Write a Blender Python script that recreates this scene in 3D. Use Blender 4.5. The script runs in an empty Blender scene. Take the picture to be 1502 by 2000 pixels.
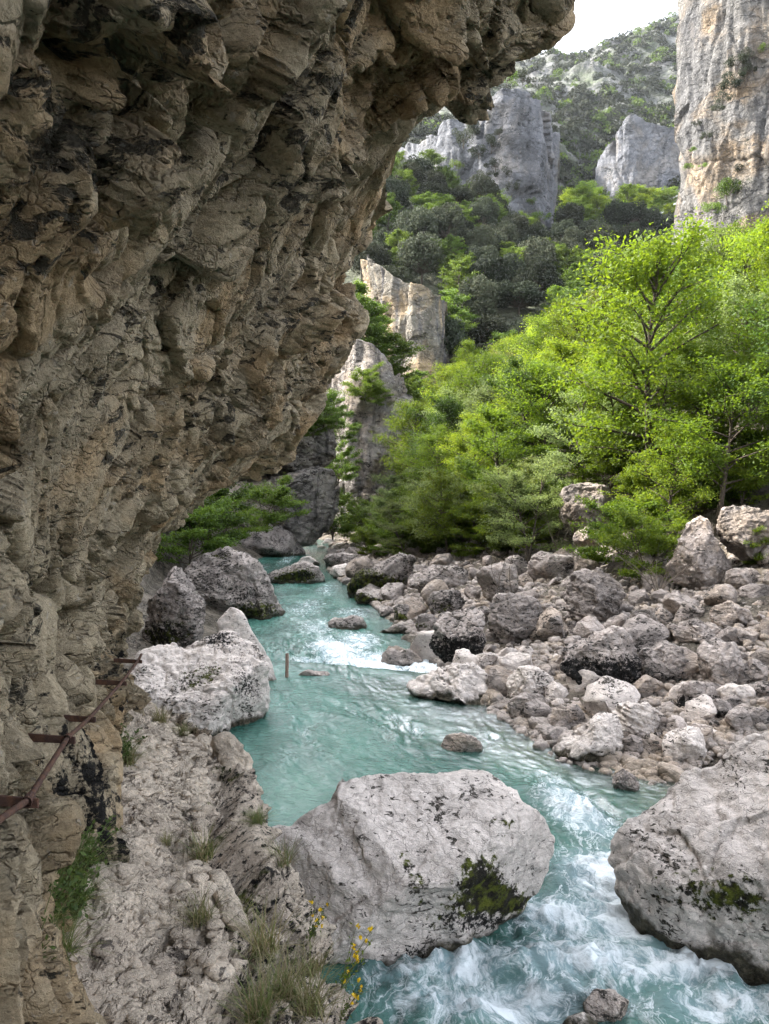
import bpy, bmesh, math, random
import numpy as np
from mathutils import Vector
R = math.radians
rng = np.random.default_rng(7)
random.seed(7)
SC = bpy.context.scene
COL = SC.collection

# ------------------------------------------------------------------ camera
CAM = np.array([0.0, 0.0, 5.0])
FPX, CX, CY, PITCH = 1510.0, 751.0, 1000.0, math.atan(60 / 1510)
cam = bpy.data.cameras.new('camera')
cam.sensor_fit = 'VERTICAL'; cam.sensor_height = 24.0; cam.lens = 24.0 * FPX / 2000.0
cam.clip_start = 0.05; cam.clip_end = 5000
camo = bpy.data.objects.new('camera', cam); COL.objects.link(camo)
camo.location = CAM; camo.rotation_euler = (R(90) - PITCH, 0, 0)
SC.camera = camo
FW = np.array([0, math.cos(PITCH), -math.sin(PITCH)]); UPV = np.array([0, math.sin(PITCH), math.cos(PITCH)])
RT = np.array([1.0, 0, 0])

def ray(px, py):
    return FW + RT * ((px - CX) / FPX) + UPV * ((CY - py) / FPX)
def W(px, py, Y):
    d = ray(px, py); return CAM + d * (Y / d[1])
def G(px, py, z):
    d = ray(px, py); return CAM + d * ((z - CAM[2]) / d[2])

# ------------------------------------------------------------------ noise
_GR = np.random.default_rng(3).normal(size=(256, 3)); _GR /= np.linalg.norm(_GR, axis=1)[:, None]
def _hash(ix, iy, iz, seed):
    h = (ix.astype(np.int64) * 374761393 + iy.astype(np.int64) * 668265263 + iz.astype(np.int64) * 2147483647 + seed * 974711) & 0xffffffff
    h = ((h ^ (h >> 13)) * 1274126177) & 0xffffffff
    h = ((h ^ (h >> 15)) * 2246822519) & 0xffffffff
    return h ^ (h >> 16)
def pn(p, seed=0):
    p = np.asarray(p, float); i = np.floor(p).astype(np.int64); f = p - i
    u = f * f * f * (f * (f * 6 - 15) + 10)
    out = 0
    for dx in (0, 1):
        wx = u[:, 0] if dx else 1 - u[:, 0]
        for dy in (0, 1):
            wy = u[:, 1] if dy else 1 - u[:, 1]
            for dz in (0, 1):
                wz = u[:, 2] if dz else 1 - u[:, 2]
                g = _GR[_hash(i[:, 0] + dx, i[:, 1] + dy, i[:, 2] + dz, seed) & 255]
                out = out + wx * wy * wz * (g[:, 0] * (f[:, 0] - dx) + g[:, 1] * (f[:, 1] - dy) + g[:, 2] * (f[:, 2] - dz))
    return out * 1.6
def fbm(p, o=4, seed=0, gain=0.5, ridged=False):
    s = 0; a = 1.0; p = np.asarray(p, float)
    for k in range(o):
        n = pn(p, seed + k * 17)
        s = s + a * ((0.5 - np.abs(n)) * 1.6 if ridged else n)
        a *= gain; p = p * 2.03 + 11.7
    return s
def worley(p, seed=0):
    p = np.asarray(p, float); i = np.floor(p).astype(np.int64)
    n = len(p); f1 = np.full(n, 9.0); f2 = np.full(n, 9.0); hid = np.zeros(n, np.int64); cen = np.zeros((n, 3))
    for dx in (-1, 0, 1):
        for dy in (-1, 0, 1):
            for dz in (-1, 0, 1):
                c = i + np.array([dx, dy, dz])
                h = _hash(c[:, 0], c[:, 1], c[:, 2], seed)
                q = c + np.stack([(h & 1023) / 1023.0, ((h >> 10) & 1023) / 1023.0, ((h >> 20) & 1023) / 1023.0], 1)
                d = np.linalg.norm(p - q, axis=1)
                m = d < f1
                f2 = np.where(m, f1, np.minimum(f2, d))
                f1 = np.where(m, d, f1); hid = np.where(m, h, hid); cen[m] = q[m]
    return f1, f2, hid, cen
def blocks(p, seed=0, tilt=0.6):
    """broken-block relief: every cell is a tilted facet at its own height, cracks between"""
    f1, f2, h, c = worley(p, seed)
    r = ((h >> 3) & 255) / 255.0 - 0.5
    t = np.stack([((h >> 5) & 63) / 31.5 - 1, ((h >> 11) & 63) / 31.5 - 1, ((h >> 17) & 63) / 31.5 - 1], 1)
    return r + tilt * np.sum((p - c) * t, 1), f2 - f1
def sstep(a, b, x):
    t = np.clip((x - a) / (b - a), 0, 1); return t * t * (3 - 2 * t)

# ------------------------------------------------------------------ mesh helpers
def mesh_np(name, V, F, mat=None, smooth=True, attrs=None):
    V = np.asarray(V, np.float32); F = np.asarray(F, np.int32)
    me = bpy.data.meshes.new(name); k = F.shape[1]
    me.vertices.add(len(V)); me.vertices.foreach_set('co', V.ravel())
    me.loops.add(F.size); me.loops.foreach_set('vertex_index', F.ravel())
    me.polygons.add(len(F)); me.polygons.foreach_set('loop_start', np.arange(0, F.size, k, dtype=np.int32))
    me.update(calc_edges=True); me.validate()
    me.polygons.foreach_set('use_smooth', np.full(len(me.polygons), smooth))
    for an, av in (attrs or {}).items():
        a = me.attributes.new(an, 'FLOAT', 'POINT'); a.data.foreach_set('value', np.asarray(av, np.float32))
    if mat: me.materials.append(mat)
    return me
def obj(name, me, parent=None, loc=None):
    o = bpy.data.objects.new(name, me); COL.objects.link(o)
    if parent: o.parent = parent
    if loc is not None: o.location = loc
    return o
def empty(name, loc, rz=0):
    o = bpy.data.objects.new(name, None); COL.objects.link(o); o.location = loc; o.rotation_euler = (0, 0, rz)
    o.empty_display_size = 0.3
    return o
def tag(o, label=None, cat=None, group=None, kind=None):
    if label: o['label'] = label
    if cat: o['category'] = cat
    if group: o['group'] = group
    if kind: o['kind'] = kind
    return o
def dup(o, loc, rz=0, sc=(1, 1, 1), rxy=(0, 0)):
    r = o.copy(); COL.objects.link(r); r.location = loc; r.rotation_euler = (rxy[0], rxy[1], rz); r.scale = sc
    for ch in o.children:
        c = ch.copy(); COL.objects.link(c); c.parent = r
    return r
def grid_faces(n, m, flip=False):
    a = (np.arange(n - 1)[:, None] * m + np.arange(m - 1)[None, :]).ravel()
    F = np.stack([a, a + 1, a + m + 1, a + m], 1)
    return F[:, ::-1] if flip else F
def vnormals(V, F):
    k = F.shape[1]
    e1 = V[F[:, 1]] - V[F[:, 0]]; e2 = V[F[:, 2]] - V[F[:, 0]]
    n = np.cross(e1, e2)
    if k == 4: n = n + np.cross(V[F[:, 2]] - V[F[:, 0]], V[F[:, 3]] - V[F[:, 0]])
    N = np.zeros_like(V)
    for j in range(k):
        for c in range(3): N[:, c] += np.bincount(F[:, j], n[:, c], len(V))
    return N / (np.linalg.norm(N, axis=1)[:, None] + 1e-9)
_ICO = {}
def ico(sub):
    if sub not in _ICO:
        bm = bmesh.new(); bmesh.ops.create_icosphere(bm, subdivisions=sub, radius=1)
        V = np.array([v.co[:] for v in bm.verts]); V /= np.linalg.norm(V, axis=1)[:, None]
        F = np.array([[v.index for v in f.verts] for f in bm.faces]); bm.free()
        _ICO[sub] = (V, F)
    return _ICO[sub]
def interp_cr(xs, ys, q):
    """smooth (cubic Hermite) interpolation of table rows"""
    xs = np.asarray(xs, float); ys = np.asarray(ys, float); q = np.clip(q, xs[0], xs[-1])
    m = np.gradient(ys, xs, axis=0) if ys.ndim == 1 else np.stack([np.gradient(ys[:, c], xs) for c in range(ys.shape[1])], 1)
    i = np.clip(np.searchsorted(xs, q) - 1, 0, len(xs) - 2); h = xs[i + 1] - xs[i]; t = (q - xs[i]) / h
    a, b, c, d = 2 * t**3 - 3 * t**2 + 1, t**3 - 2 * t**2 + t, -2 * t**3 + 3 * t**2, t**3 - t**2
    if ys.ndim > 1: a, b, c, d, h = (v[:, None] for v in (a, b, c, d, h))
    return a * ys[i] + b * h * m[i] + c * ys[i + 1] + d * h * m[i + 1]
def tube(path, radii, sides=6):
    P = np.asarray(path, float); n = len(P); T = np.gradient(P, axis=0); T /= np.linalg.norm(T, axis=1)[:, None] + 1e-9
    ref = np.array([0.3, 0.9, 0.1]) if abs(T[0, 2]) > 0.7 else np.array([0, 0, 1.0])
    A = np.cross(T, ref); A /= np.linalg.norm(A, axis=1)[:, None] + 1e-9; B = np.cross(T, A)
    th = np.linspace(0, 2 * np.pi, sides, endpoint=False); r = np.broadcast_to(np.asarray(radii, float), (n,))
    V = P[:, None] + r[:, None, None] * (np.cos(th)[None, :, None] * A[:, None] + np.sin(th)[None, :, None] * B[:, None])
    F = []
    for i in range(n - 1):
        for j in range(sides):
            F.append((i * sides + j, i * sides + (j + 1) % sides, (i + 1) * sides + (j + 1) % sides, (i + 1) * sides + j))
    V = V.reshape(-1, 3); F = np.array(F)
    c = len(V); V = np.vstack([V, P[:1], P[-1:]])
    caps = [(c, (j + 1) % sides, j, j) for j in range(sides)]
    caps2 = [(c + 1, (n - 1) * sides + j, (n - 1) * sides + (j + 1) % sides, (n - 1) * sides + (j + 1) % sides) for j in range(sides)]
    return V, F
class Acc:
    def __init__(s): s.V = []; s.F = []; s.n = 0
    def add(s, V, F):
        s.V.append(V); s.F.append(np.asarray(F) + s.n); s.n += len(V)
    def mesh(s, name, mat, smooth=True): return mesh_np(name, np.vstack(s.V), np.vstack(s.F), mat, smooth)

# ------------------------------------------------------------------ materials
class NT:
    def __init__(s, name):
        s.m = bpy.data.materials.new(name); s.m.use_nodes = True; s.t = s.m.node_tree; s.t.nodes.clear()
        s.out = s.n('ShaderNodeOutputMaterial'); s.geo = s.n('ShaderNodeNewGeometry')
    def n(s, t, **k):
        x = s.t.nodes.new(t)
        for a, b in k.items(): setattr(x, a, b)
        return x
    def l(s, a, b): s.t.links.new(a, b)
    def put(s, sock, v):
        if hasattr(v, 'links'): s.l(v, sock)
        else: sock.default_value = v
    def math(s, op, a, b=0.0, clamp=False):
        x = s.n('ShaderNodeMath', operation=op, use_clamp=clamp); s.put(x.inputs[0], a); s.put(x.inputs[1], b); return x.outputs[0]
    def vscale(s, v, sc, rot=None):
        x = s.n('ShaderNodeMapping'); s.l(v, x.inputs[0]); x.inputs['Scale'].default_value = sc
        if rot: x.inputs['Rotation'].default_value = rot
        return x.outputs[0]
    def noise(s, v, scale, detail=5, rough=0.6, dist=0.0, out=0):
        x = s.n('ShaderNodeTexNoise'); s.l(v, x.inputs['Vector']); x.inputs['Scale'].default_value = scale
        x.inputs['Detail'].default_value = detail; x.inputs['Roughness'].default_value = rough; x.inputs['Distortion'].default_value = dist
        return x.outputs[out]
    def vor(s, v, scale, feature='F1', rnd=1.0):
        x = s.n('ShaderNodeTexVoronoi', feature=feature); s.l(v, x.inputs['Vector']); x.inputs['Scale'].default_value = scale
        x.inputs['Randomness'].default_value = rnd
        return x.outputs['Distance']
    def ss(s, v, a, b):
        x = s.n('ShaderNodeMapRange', interpolation_type='SMOOTHSTEP'); s.put(x.inputs[0], v)
        x.inputs[1].default_value = a; x.inputs[2].default_value = b; return x.outputs[0]
    def mix(s, f, a, b, blend='MIX'):
        x = s.n('ShaderNodeMix', data_type='RGBA', blend_type=blend)
        s.put(x.inputs[0], f)
        for sock, v in ((x.inputs[6], a), (x.inputs[7], b)):
            if hasattr(v, 'links'): s.l(v, sock)
            else: sock.default_value = (*v, 1) if len(v) == 3 else v
        return x.outputs[2]
    def attr(s, name): return s.n('ShaderNodeAttribute', attribute_name=name).outputs['Fac']
    def bump(s, h, strength, dist, normal=None):
        x = s.n('ShaderNodeBump'); s.l(h, x.inputs['Height']); x.inputs['Strength'].default_value = strength; x.inputs['Distance'].default_value = dist
        if normal is not None: s.l(normal, x.inputs['Normal'])
        return x.outputs[0]
    def bsdf(s, col, rough=0.85, normal=None, spec=0.3):
        b = s.n('ShaderNodeBsdfPrincipled'); s.put(b.inputs['Base Color'], col if hasattr(col, 'links') else (*col, 1))
        s.put(b.inputs['Roughness'], rough); b.inputs['Specular IOR Level'].default_value = spec
        if normal is not None: s.l(normal, b.inputs['Normal'])
        return b.outputs[0]
    def done(s, sh): s.l(sh, s.out.inputs[0]); return s.m

MOSS = (0.085, 0.098, 0.012)
def rock_mat(name, A, B, dark=(0.035, 0.032, 0.028), dark_amt=0.5, sc=1.0, bump=1.0, wet=None, moss=0.0, rand=0.25, pit=True, streak=None, warm=None, warm_amt=0.5, dir_rot=(0.4, 0.5, 0.3), crack=0.8):
    t = NT(name); P = t.geo.outputs['Position']
    if rand:
        oi = t.n('ShaderNodeObjectInfo').outputs['Random']
        off = t.n('ShaderNodeVectorMath', operation='ADD'); t.l(P, off.inputs[0])
        cc = t.n('ShaderNodeCombineXYZ'); t.l(t.math('MULTIPLY', oi, 37.0), cc.inputs[0]); t.l(cc.outputs[0], off.inputs[1]); Q = off.outputs[0]
    else: Q = P
    n1 = t.noise(Q, 0.9 * sc, 6, 0.65); n2 = t.noise(Q, 7 * sc, 8, 0.7)
    c = t.mix(t.ss(n1, 0.38, 0.64), A, B)
    if warm: c = t.mix(t.math('MULTIPLY', t.ss(t.noise(Q, 0.7 * sc, 5, 0.6, 0.6), 0.46, 0.62), warm_amt), c, warm)
    if streak:   # (colour, scale xyz, amount): run-off streaks down a face
        sn = t.noise(t.vscale(P, streak[1]), 1.0, 6, 0.62)
        c = t.mix(t.math('MULTIPLY', t.ss(sn, 0.5, 0.66), streak[2]), c, streak[0])
    k = t.math('MULTIPLY_ADD', n2, 1.1); t.t.nodes[-1].inputs[2].default_value = 0.45
    hv = t.n('ShaderNodeHueSaturation'); t.l(c, hv.inputs['Color']); t.l(k, hv.inputs['Value']); c = hv.outputs[0]
    if rand:
        hv = t.n('ShaderNodeHueSaturation'); t.l(c, hv.inputs['Color'])
        t.l(t.math('MULTIPLY_ADD', oi, rand * 2), hv.inputs['Value']); t.t.nodes[-1].inputs[2].default_value = 1 - rand; c = hv.outputs[0]
    # elongated dark pits and lichen
    S = t.vscale(Q, (1.0, 1.0, 2.2), dir_rot)
    pn_ = t.noise(S, 5.5 * sc, 5, 0.62, 0.7); patch = t.noise(Q, 0.8 * sc, 3, 0.5)
    lv = t.math('ADD', pn_, t.math('MULTIPLY', t.math('SUBTRACT', patch, 0.5), 0.55))
    thr = 0.72 - 0.22 * dark_amt
    dk = t.ss(lv, thr, thr + 0.05)
    lic = t.noise(Q, 30 * sc, 4, 0.7)
    dk = t.math('MULTIPLY', dk, t.ss(lic, 0.25, 0.5))
    if dark_amt > 0: c = t.mix(dk, c, dark)
    wv = t.n('ShaderNodeVectorMath', operation='MULTIPLY_ADD'); t.l(t.noise(Q, 2.2 * sc, 5, 0.65, 0, 1), wv.inputs[0]); wv.inputs[1].default_value = (0.75 / sc,) * 3; t.l(S, wv.inputs[2])
    ck1 = t.vor(wv.outputs[0], 1.7 * sc, 'DISTANCE_TO_EDGE'); ck2 = t.vor(wv.outputs[0], 5.5 * sc, 'DISTANCE_TO_EDGE')
    gate = t.ss(t.noise(Q, 1.6 * sc, 3, 0.5), 0.42, 0.58)
    cr1 = t.math('SUBTRACT', 1.0, t.ss(ck1, 0.0, 0.045)); cr2 = t.math('MULTIPLY', t.math('SUBTRACT', 1.0, t.ss(ck2, 0.0, 0.07)), gate)
    crk = t.math('MULTIPLY', t.math('MAXIMUM', cr1, t.math('MULTIPLY', cr2, 0.7)), crack)
    c = t.mix(t.math('MULTIPLY', t.math('MULTIPLY', crk, 0.6), t.ss(n2, 0.35, 0.55)), c, dark)
    gr = t.noise(Q, 45 * sc, 3, 0.75)
    hv = t.n('ShaderNodeHueSaturation'); t.l(c, hv.inputs['Color']); t.l(t.math('MULTIPLY_ADD', gr, 1.1), hv.inputs['Value']); t.t.nodes[-1].inputs[2].default_value = 0.45; c = hv.outputs[0]
    # pale lichen specks
    c = t.mix(t.math('MULTIPLY', t.ss(t.noise(Q, 18 * sc, 3, 0.6), 0.62, 0.7), 0.35), c, (0.5, 0.48, 0.44))
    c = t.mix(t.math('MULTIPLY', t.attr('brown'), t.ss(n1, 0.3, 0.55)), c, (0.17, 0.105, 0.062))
    am = t.attr('moss'); mn = t.noise(Q, 6 * sc, 6, 0.7)
    mm = t.ss(t.math('ADD', am, t.math('MULTIPLY', t.math('SUBTRACT', mn, 0.5), 2.4)), 0.6, 0.85)
    mcol = t.mix(t.ss(t.noise(Q, 4.1 * sc, 5, 0.7), 0.42, 0.62), (0.014, 0.012, 0.009), MOSS)
    c = t.mix(mm, c, mcol)
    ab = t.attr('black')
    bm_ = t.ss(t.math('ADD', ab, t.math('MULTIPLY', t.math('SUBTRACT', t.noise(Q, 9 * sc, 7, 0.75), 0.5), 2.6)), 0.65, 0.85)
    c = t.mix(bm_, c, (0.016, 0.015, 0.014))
    rough = 0.9
    if wet is not None:   # algae / wet band along the water line
        z = t.n('ShaderNodeSeparateXYZ'); t.l(P, z.inputs[0])
        wz = t.math('ADD', z.outputs[2], t.math('MULTIPLY', t.math('SUBTRACT', t.noise(Q, 1.7, 5, 0.65), 0.5), -0.9))
        wl = t.attr('wl')
        wm = t.ss(t.math('SUBTRACT', wl, wz), -wet - 0.06, -wet + 0.1)
        c = t.mix(wm, c, t.mix(t.ss(n2, 0.4, 0.6), (0.03, 0.027, 0.018), (0.085, 0.075, 0.05)))
        rough = t.math('MULTIPLY_ADD', wm, -0.35); t.t.nodes[-1].inputs[2].default_value = 0.9
    h = t.math('ADD', t.noise(Q, 12 * sc, 9, 0.7), t.math('MULTIPLY', t.noise(S, 4 * sc, 6, 0.6, 0.5), 1.2))
    if pit:
        h = t.math('SUBTRACT', h, t.math('MULTIPLY', dk, 0.35))
    h = t.math('SUBTRACT', h, t.math('MULTIPLY', crk, 0.9))
    nb = t.bump(h, 0.9 * bump, 0.07 / sc)
    return t.done(t.bsdf(c, rough, nb, 0.25))

def leaf_mat(name, A, B, C, trans=0.5, rand=0.42):
    t = NT(name); P = t.geo.outputs['Position']; oi = t.n('ShaderNodeObjectInfo').outputs['Random']
    ri = t.geo.outputs['Random Per Island']
    c = t.mix(ri, A, B)
    c = t.mix(t.ss(oi, 0.15, 0.95), c, t.mix(ri, B, C))
    hv = t.n('ShaderNodeHueSaturation'); t.l(c, hv.inputs['Color'])
    t.l(t.math('MULTIPLY_ADD', t.math('FRACT', t.math('MULTIPLY', oi, 7.31)), rand * 2), hv.inputs['Value']); t.t.nodes[-1].inputs[2].default_value = 1 - rand
    c = hv.outputs[0]
    d = t.bsdf(c, 0.8 if trans < .2 else 0.6, None, 0.08 if trans < .2 else 0.25)
    tr = t.n('ShaderNodeBsdfTranslucent')
    hs = t.n('ShaderNodeHueSaturation'); t.l(c, hs.inputs['Color']); hs.inputs['Saturation'].default_value = 1.1; hs.inputs['Value'].default_value = 1.5
    hs.inputs['Hue'].default_value = 0.485
    t.l(hs.outputs[0], tr.inputs['Color'])
    mx = t.n('ShaderNodeMixShader'); mx.inputs[0].default_value = trans; t.l(d, mx.inputs[1]); t.l(tr.outputs[0], mx.inputs[2])
    return t.done(mx.outputs[0])
def plain_mat(name, col, rough=0.8, col2=None, scale=20, bump=0.3):
    t = NT(name); P = t.geo.outputs['Position']; n = t.noise(P, scale, 6, 0.65)
    c = t.mix(t.ss(n, 0.35, 0.65), col, col2 or tuple(x * 0.6 for x in col))
    return t.done(t.bsdf(c, rough, t.bump(n, bump, 0.02), 0.3))

M = {}
M['wall'] = rock_mat('overhang_limestone', (0.53, 0.445, 0.315), (0.33, 0.275, 0.185), (0.08, 0.07, 0.052), 0.45, 1.1, 1.25, warm=(0.46, 0.32, 0.175), warm_amt=0.75, rand=0, crack=0.45)
M['ledge'] = rock_mat('ledge_rubble_stone', (0.70, 0.60, 0.49), (0.54, 0.455, 0.37), (0.13, 0.11, 0.095), 0.3, 1.8, 1.2, rand=0, crack=0.4)
M['white'] = rock_mat('washed_white_limestone', (0.64, 0.575, 0.53), (0.53, 0.475, 0.435), (0.045, 0.039, 0.031), 0.54, 1.9, 0.8, wet=0.2, rand=0.05, crack=0.55)
M['boulder'] = rock_mat('weathered_limestone', (0.41, 0.36, 0.33), (0.29, 0.255, 0.235), (0.045, 0.041, 0.036), 0.75, 1.3, 1.1, wet=0.22, rand=0.2)
M['scree'] = rock_mat('bank_limestone', (0.40, 0.35, 0.32), (0.29, 0.253, 0.23), (0.07, 0.062, 0.054), 0.55, 1.1, 1.1, wet=0.0, rand=0.3, warm=(0.38, 0.29, 0.2), warm_amt=0.4)
M['cliff_grey'] = rock_mat('grey_cliff', (0.17, 0.177, 0.195), (0.12, 0.125, 0.14), (0.05, 0.055, 0.06), 0.5, 0.10, 1.0, rand=0, streak=((0.11, 0.115, 0.125), (0.22, 0.22, 0.02), 0.7), warm=(0.22, 0.19, 0.15), warm_amt=0.4)
M['cliff_warm'] = rock_mat('cream_cliff', (0.19, 0.178, 0.15), (0.15, 0.13, 0.10), (0.07, 0.065, 0.06), 0.5, 0.16, 1.0, rand=0, streak=((0.09, 0.09, 0.10), (0.55, 0.55, 0.04), 0.9), warm=(0.50, 0.36, 0.2), warm_amt=0.6)
M['cliff_right'] = rock_mat('tall_pale_cliff', (0.15, 0.142, 0.13), (0.115, 0.113, 0.112), (0.05, 0.05, 0.05), 0.45, 0.13, 1.1, rand=0, streak=((0.075, 0.075, 0.078), (0.3, 0.3, 0.03), 0.6), warm=(0.24, 0.165, 0.09), warm_amt=0.65)
M['cliff_mid'] = rock_mat('shaded_cliff', (0.33, 0.30, 0.27), (0.23, 0.21, 0.195), (0.055, 0.05, 0.046), 0.55, 0.35, 1.1, rand=0, streak=((0.05, 0.047, 0.045), (0.9, 0.9, 0.06), 0.85), warm=(0.34, 0.25, 0.17), warm_amt=0.4)
M['soil'] = rock_mat('bank_soil', (0.17, 0.145, 0.115), (0.09, 0.078, 0.06), (0.04, 0.035, 0.025), 0.6, 0.6, 1.2, rand=0)
M['hill'] = rock_mat('scrub_hill_ground', (0.10, 0.105, 0.07), (0.06, 0.07, 0.04), (0.03, 0.035, 0.02), 0.6, 0.08, 1.0, rand=0)
M['farhill'] = rock_mat('rocky_hill_ground', (0.17, 0.17, 0.168), (0.065, 0.08, 0.045), (0.035, 0.045, 0.025), 0.8, 0.035, 1.0, rand=0)
M['leaf'] = leaf_mat('spring_leaves', (0.074, 0.124, 0.018), (0.102, 0.164, 0.022), (0.138, 0.174, 0.024), 0.5)
M['leaf_dusty'] = leaf_mat('grey_green_leaves', (0.105, 0.15, 0.055), (0.14, 0.185, 0.068), (0.14, 0.17, 0.045), 0.45)
M['leaf_dark'] = leaf_mat('evergreen_leaves', (0.024, 0.032, 0.020), (0.038, 0.047, 0.029), (0.05, 0.053, 0.034), 0.15)
M['leaf_mid'] = leaf_mat('far_spring_leaves', (0.055, 0.098, 0.018), (0.078, 0.13, 0.022), (0.10, 0.142, 0.026), 0.4)
M['bark'] = plain_mat('bark', (0.10, 0.08, 0.06), 0.9, (0.045, 0.036, 0.03), 14, 0.5)
M['twig'] = plain_mat('dry_twig', (0.20, 0.165, 0.13), 0.9, (0.12, 0.10, 0.08), 18, 0.3)
M['rust'] = plain_mat('rusty_iron', (0.11, 0.055, 0.035), 0.75, (0.055, 0.032, 0.028), 35, 0.4)
M['post'] = plain_mat('weathered_rusty_pipe', (0.30, 0.21, 0.17), 0.85, (0.20, 0.13, 0.10), 25, 0.3)
M['grass'] = leaf_mat('grass_blades', (0.10, 0.145, 0.05), (0.16, 0.19, 0.07), (0.20, 0.19, 0.09), 0.35, 0.2)
M['dry'] = leaf_mat('dry_blades', (0.26, 0.22, 0.12), (0.32, 0.27, 0.16), (0.30, 0.26, 0.15), 0.3, 0.15)
M['petal'] = plain_mat('yellow_petal', (0.75, 0.52, 0.02), 0.6, (0.65, 0.42, 0.01), 30, 0.0)

# ------------------------------------------------------------------ sky, sun
w = bpy.data.worlds.new('World'); SC.world = w; w.use_nodes = True
wn = w.node_tree.nodes; wl_ = w.node_tree.links
SUN = np.array([-0.70, 0.30, 0.74]); SUN /= np.linalg.norm(SUN)
sky = wn.new('ShaderNodeTexSky'); sky.sky_type = 'NISHITA'; sky.sun_disc = False
sky.sun_elevation = math.asin(SUN[2]); sky.sun_rotation = math.atan2(SUN[0], SUN[1])
sky.air_density = 1.0; sky.dust_density = 4.0; sky.ozone_density = 1.0
hs = wn.new('ShaderNodeHueSaturation'); hs.inputs['Saturation'].default_value = 0.3
bg = wn['Background']; wl_.new(sky.outputs[0], hs.inputs['Color']); wl_.new(hs.outputs[0], bg.inputs[0]); bg.inputs[1].default_value = 0.15
sl = bpy.data.lights.new('sun', 'SUN'); sl.energy = 2.0; sl.angle = R(0.6); sl.color = (1, 0.94, 0.84)
so = bpy.data.objects.new('sun', sl); COL.objects.link(so); so.rotation_euler = Vector(SUN).to_track_quat('Z', 'Y').to_euler(); so.location = (-20, 10, 60)
SC.view_settings.view_transform = 'Standard'; SC.view_settings.look = 'None'; SC.view_settings.exposure = 2.9; SC.view_settings.gamma = 1
HAZE = 0.00005
SC.cycles.use_denoising = True
SC.cycles.max_bounces = 7; SC.cycles.diffuse_bounces = 4; SC.cycles.glossy_bounces = 3; SC.cycles.transmission_bounces = 5; SC.cycles.transparent_max_bounces = 8
SC.cycles.caustics_reflective = False; SC.cycles.caustics_refractive = False
SC.cycles.use_adaptive_sampling = True; SC.cycles.adaptive_threshold = 0.015
SC.cycles.sample_clamp_indirect = 6.0

# ------------------------------------------------------------------ terrain function
YR = [-60, -10, 3, 8, 12, 14.2, 16.4, 18.9, 22.6, 31.6, 39.6, 53, 70, 90, 120, 900]
XR = [12, 10, 8.6, 6.9, 5.4, 3.4, 2.7, 1.6, 1.3, -.2, -1.9, -3.9, -3.6, -9, -25, -60]
YL = [-60, -10, 3, 8, 12, 15.4, 19, 25, 33, 42, 53, 62, 70, 90, 120, 900]
XL = [-3, -2, -.1, -1.4, -2.6, -3.6, -4.0, -5.2, -6.4, -6.5, -9.1, -8.6, -9, -22, -40, -80]
def level(x, y):
    """water level: rapid near the camera, pool, sill, then falling away"""
    ys = 20.2 - 0.35 * (x + 1)          # the sill runs slantwise across
    z = np.interp(y, [-10, 3, 7, 10.5, 13, 18.5], [0.75, 0.45, 0.28, 0.08, 0.0, 0.0])
    d = y - ys
    z = z + 0.07 * np.exp(-(d / 0.7) ** 2) - 0.42 * sstep(0.1, 1.6, d) - 0.3 * sstep(2, 50, d)
    return z
def H(x, y):
    x = np.asarray(x, float); y = np.asarray(y, float)
    xr = np.interp(y, YR, XR); xl = np.interp(y, YL, XL); lv = level(x * 0, y)
    dr = x - xr; dl = xl - x
    wsc = np.interp(y, [15, 26, 45, 60], [9.5, 9, 4.5, 3])
    sl1 = np.interp(y, [10, 20, 40], [0.2, 0.25, 0.27])
    d1 = np.clip(dr, 0, None)
    zr = np.minimum(d1, wsc) * sl1
    d2 = np.clip(d1 - wsc, 0, None)
    slope = np.interp(y, [20, 45], [0.60, 0.64])
    zr = zr + slope * np.minimum(d2, 17) + 0.25 * np.clip(d2 - 17, 0, 45) + 0.05 * np.clip(d2 - 62, 0, None)
    far = np.interp(y, [90, 140], [1, 0.25]); zr = zr * far
    lh = np.interp(y, [-30, 10, 14, 60, 80], [15, 15, 52, 52, 40])
    zl = np.minimum(np.clip(dl, 0, None), 3) * 0.5 + np.minimum(np.clip(dl - 3, 0, 60) * 2.0, lh)
    bank = np.where(dr > 0, zr, np.where(dl > 0, zl, 0))
    ins = np.clip(np.minimum(-dr * 0.28, -dl * 0.6), 0, 1.1)
    z = lv - 0.12 - ins + bank + 0.12 * (bank > 0)
    z = z + np.interp(y, [70, 140, 900], [0, 6, 10])
    return z
def Hp(x, y): return float(H(np.array([x]), np.array([y]))[0])
def hit(px, py, y0=6, y1=200):
    """where the view ray through a photo pixel meets the ground"""
    ys = np.concatenate([np.arange(y0, 60, 0.1), np.arange(60, y1, 0.5)])
    d = ray(px, py); p = CAM[None] + d[None] * (ys / d[1])[:, None]
    k = np.nonzero(p[:, 2] < np.maximum(H(p[:, 0], p[:, 1]), level(p[:, 0], p[:, 1])))[0]
    return p[k[0]] if len(k) else p[-1]

# terrain sheet
gx = np.concatenate([-np.geomspace(700, 16, 26), np.linspace(-15, 40, 190), np.geomspace(41, 700, 30)])
gy = np.concatenate([np.linspace(-60, 2, 16), np.linspace(2.6, 60, 200), np.geomspace(61, 1200, 46)])
X, Y = np.meshgrid(gx, gy, indexing='ij'); x, y = X.ravel(), Y.ravel()
z = H(x, y); near = np.interp(y, [60, 120], [1, 0.0]) * (np.abs(x) < 45)
P3 = np.stack([x, y, z], 1)
z = z + near * (0.16 * fbm(P3 * 0.5, 4, 5) + 0.06 * fbm(P3 * 2.1, 3, 9))
tag(obj('terrain', mesh_np('terrain', np.stack([x, y, z], 1), grid_faces(len(gx), len(gy), True), M['soil'])), kind='structure')

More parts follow.
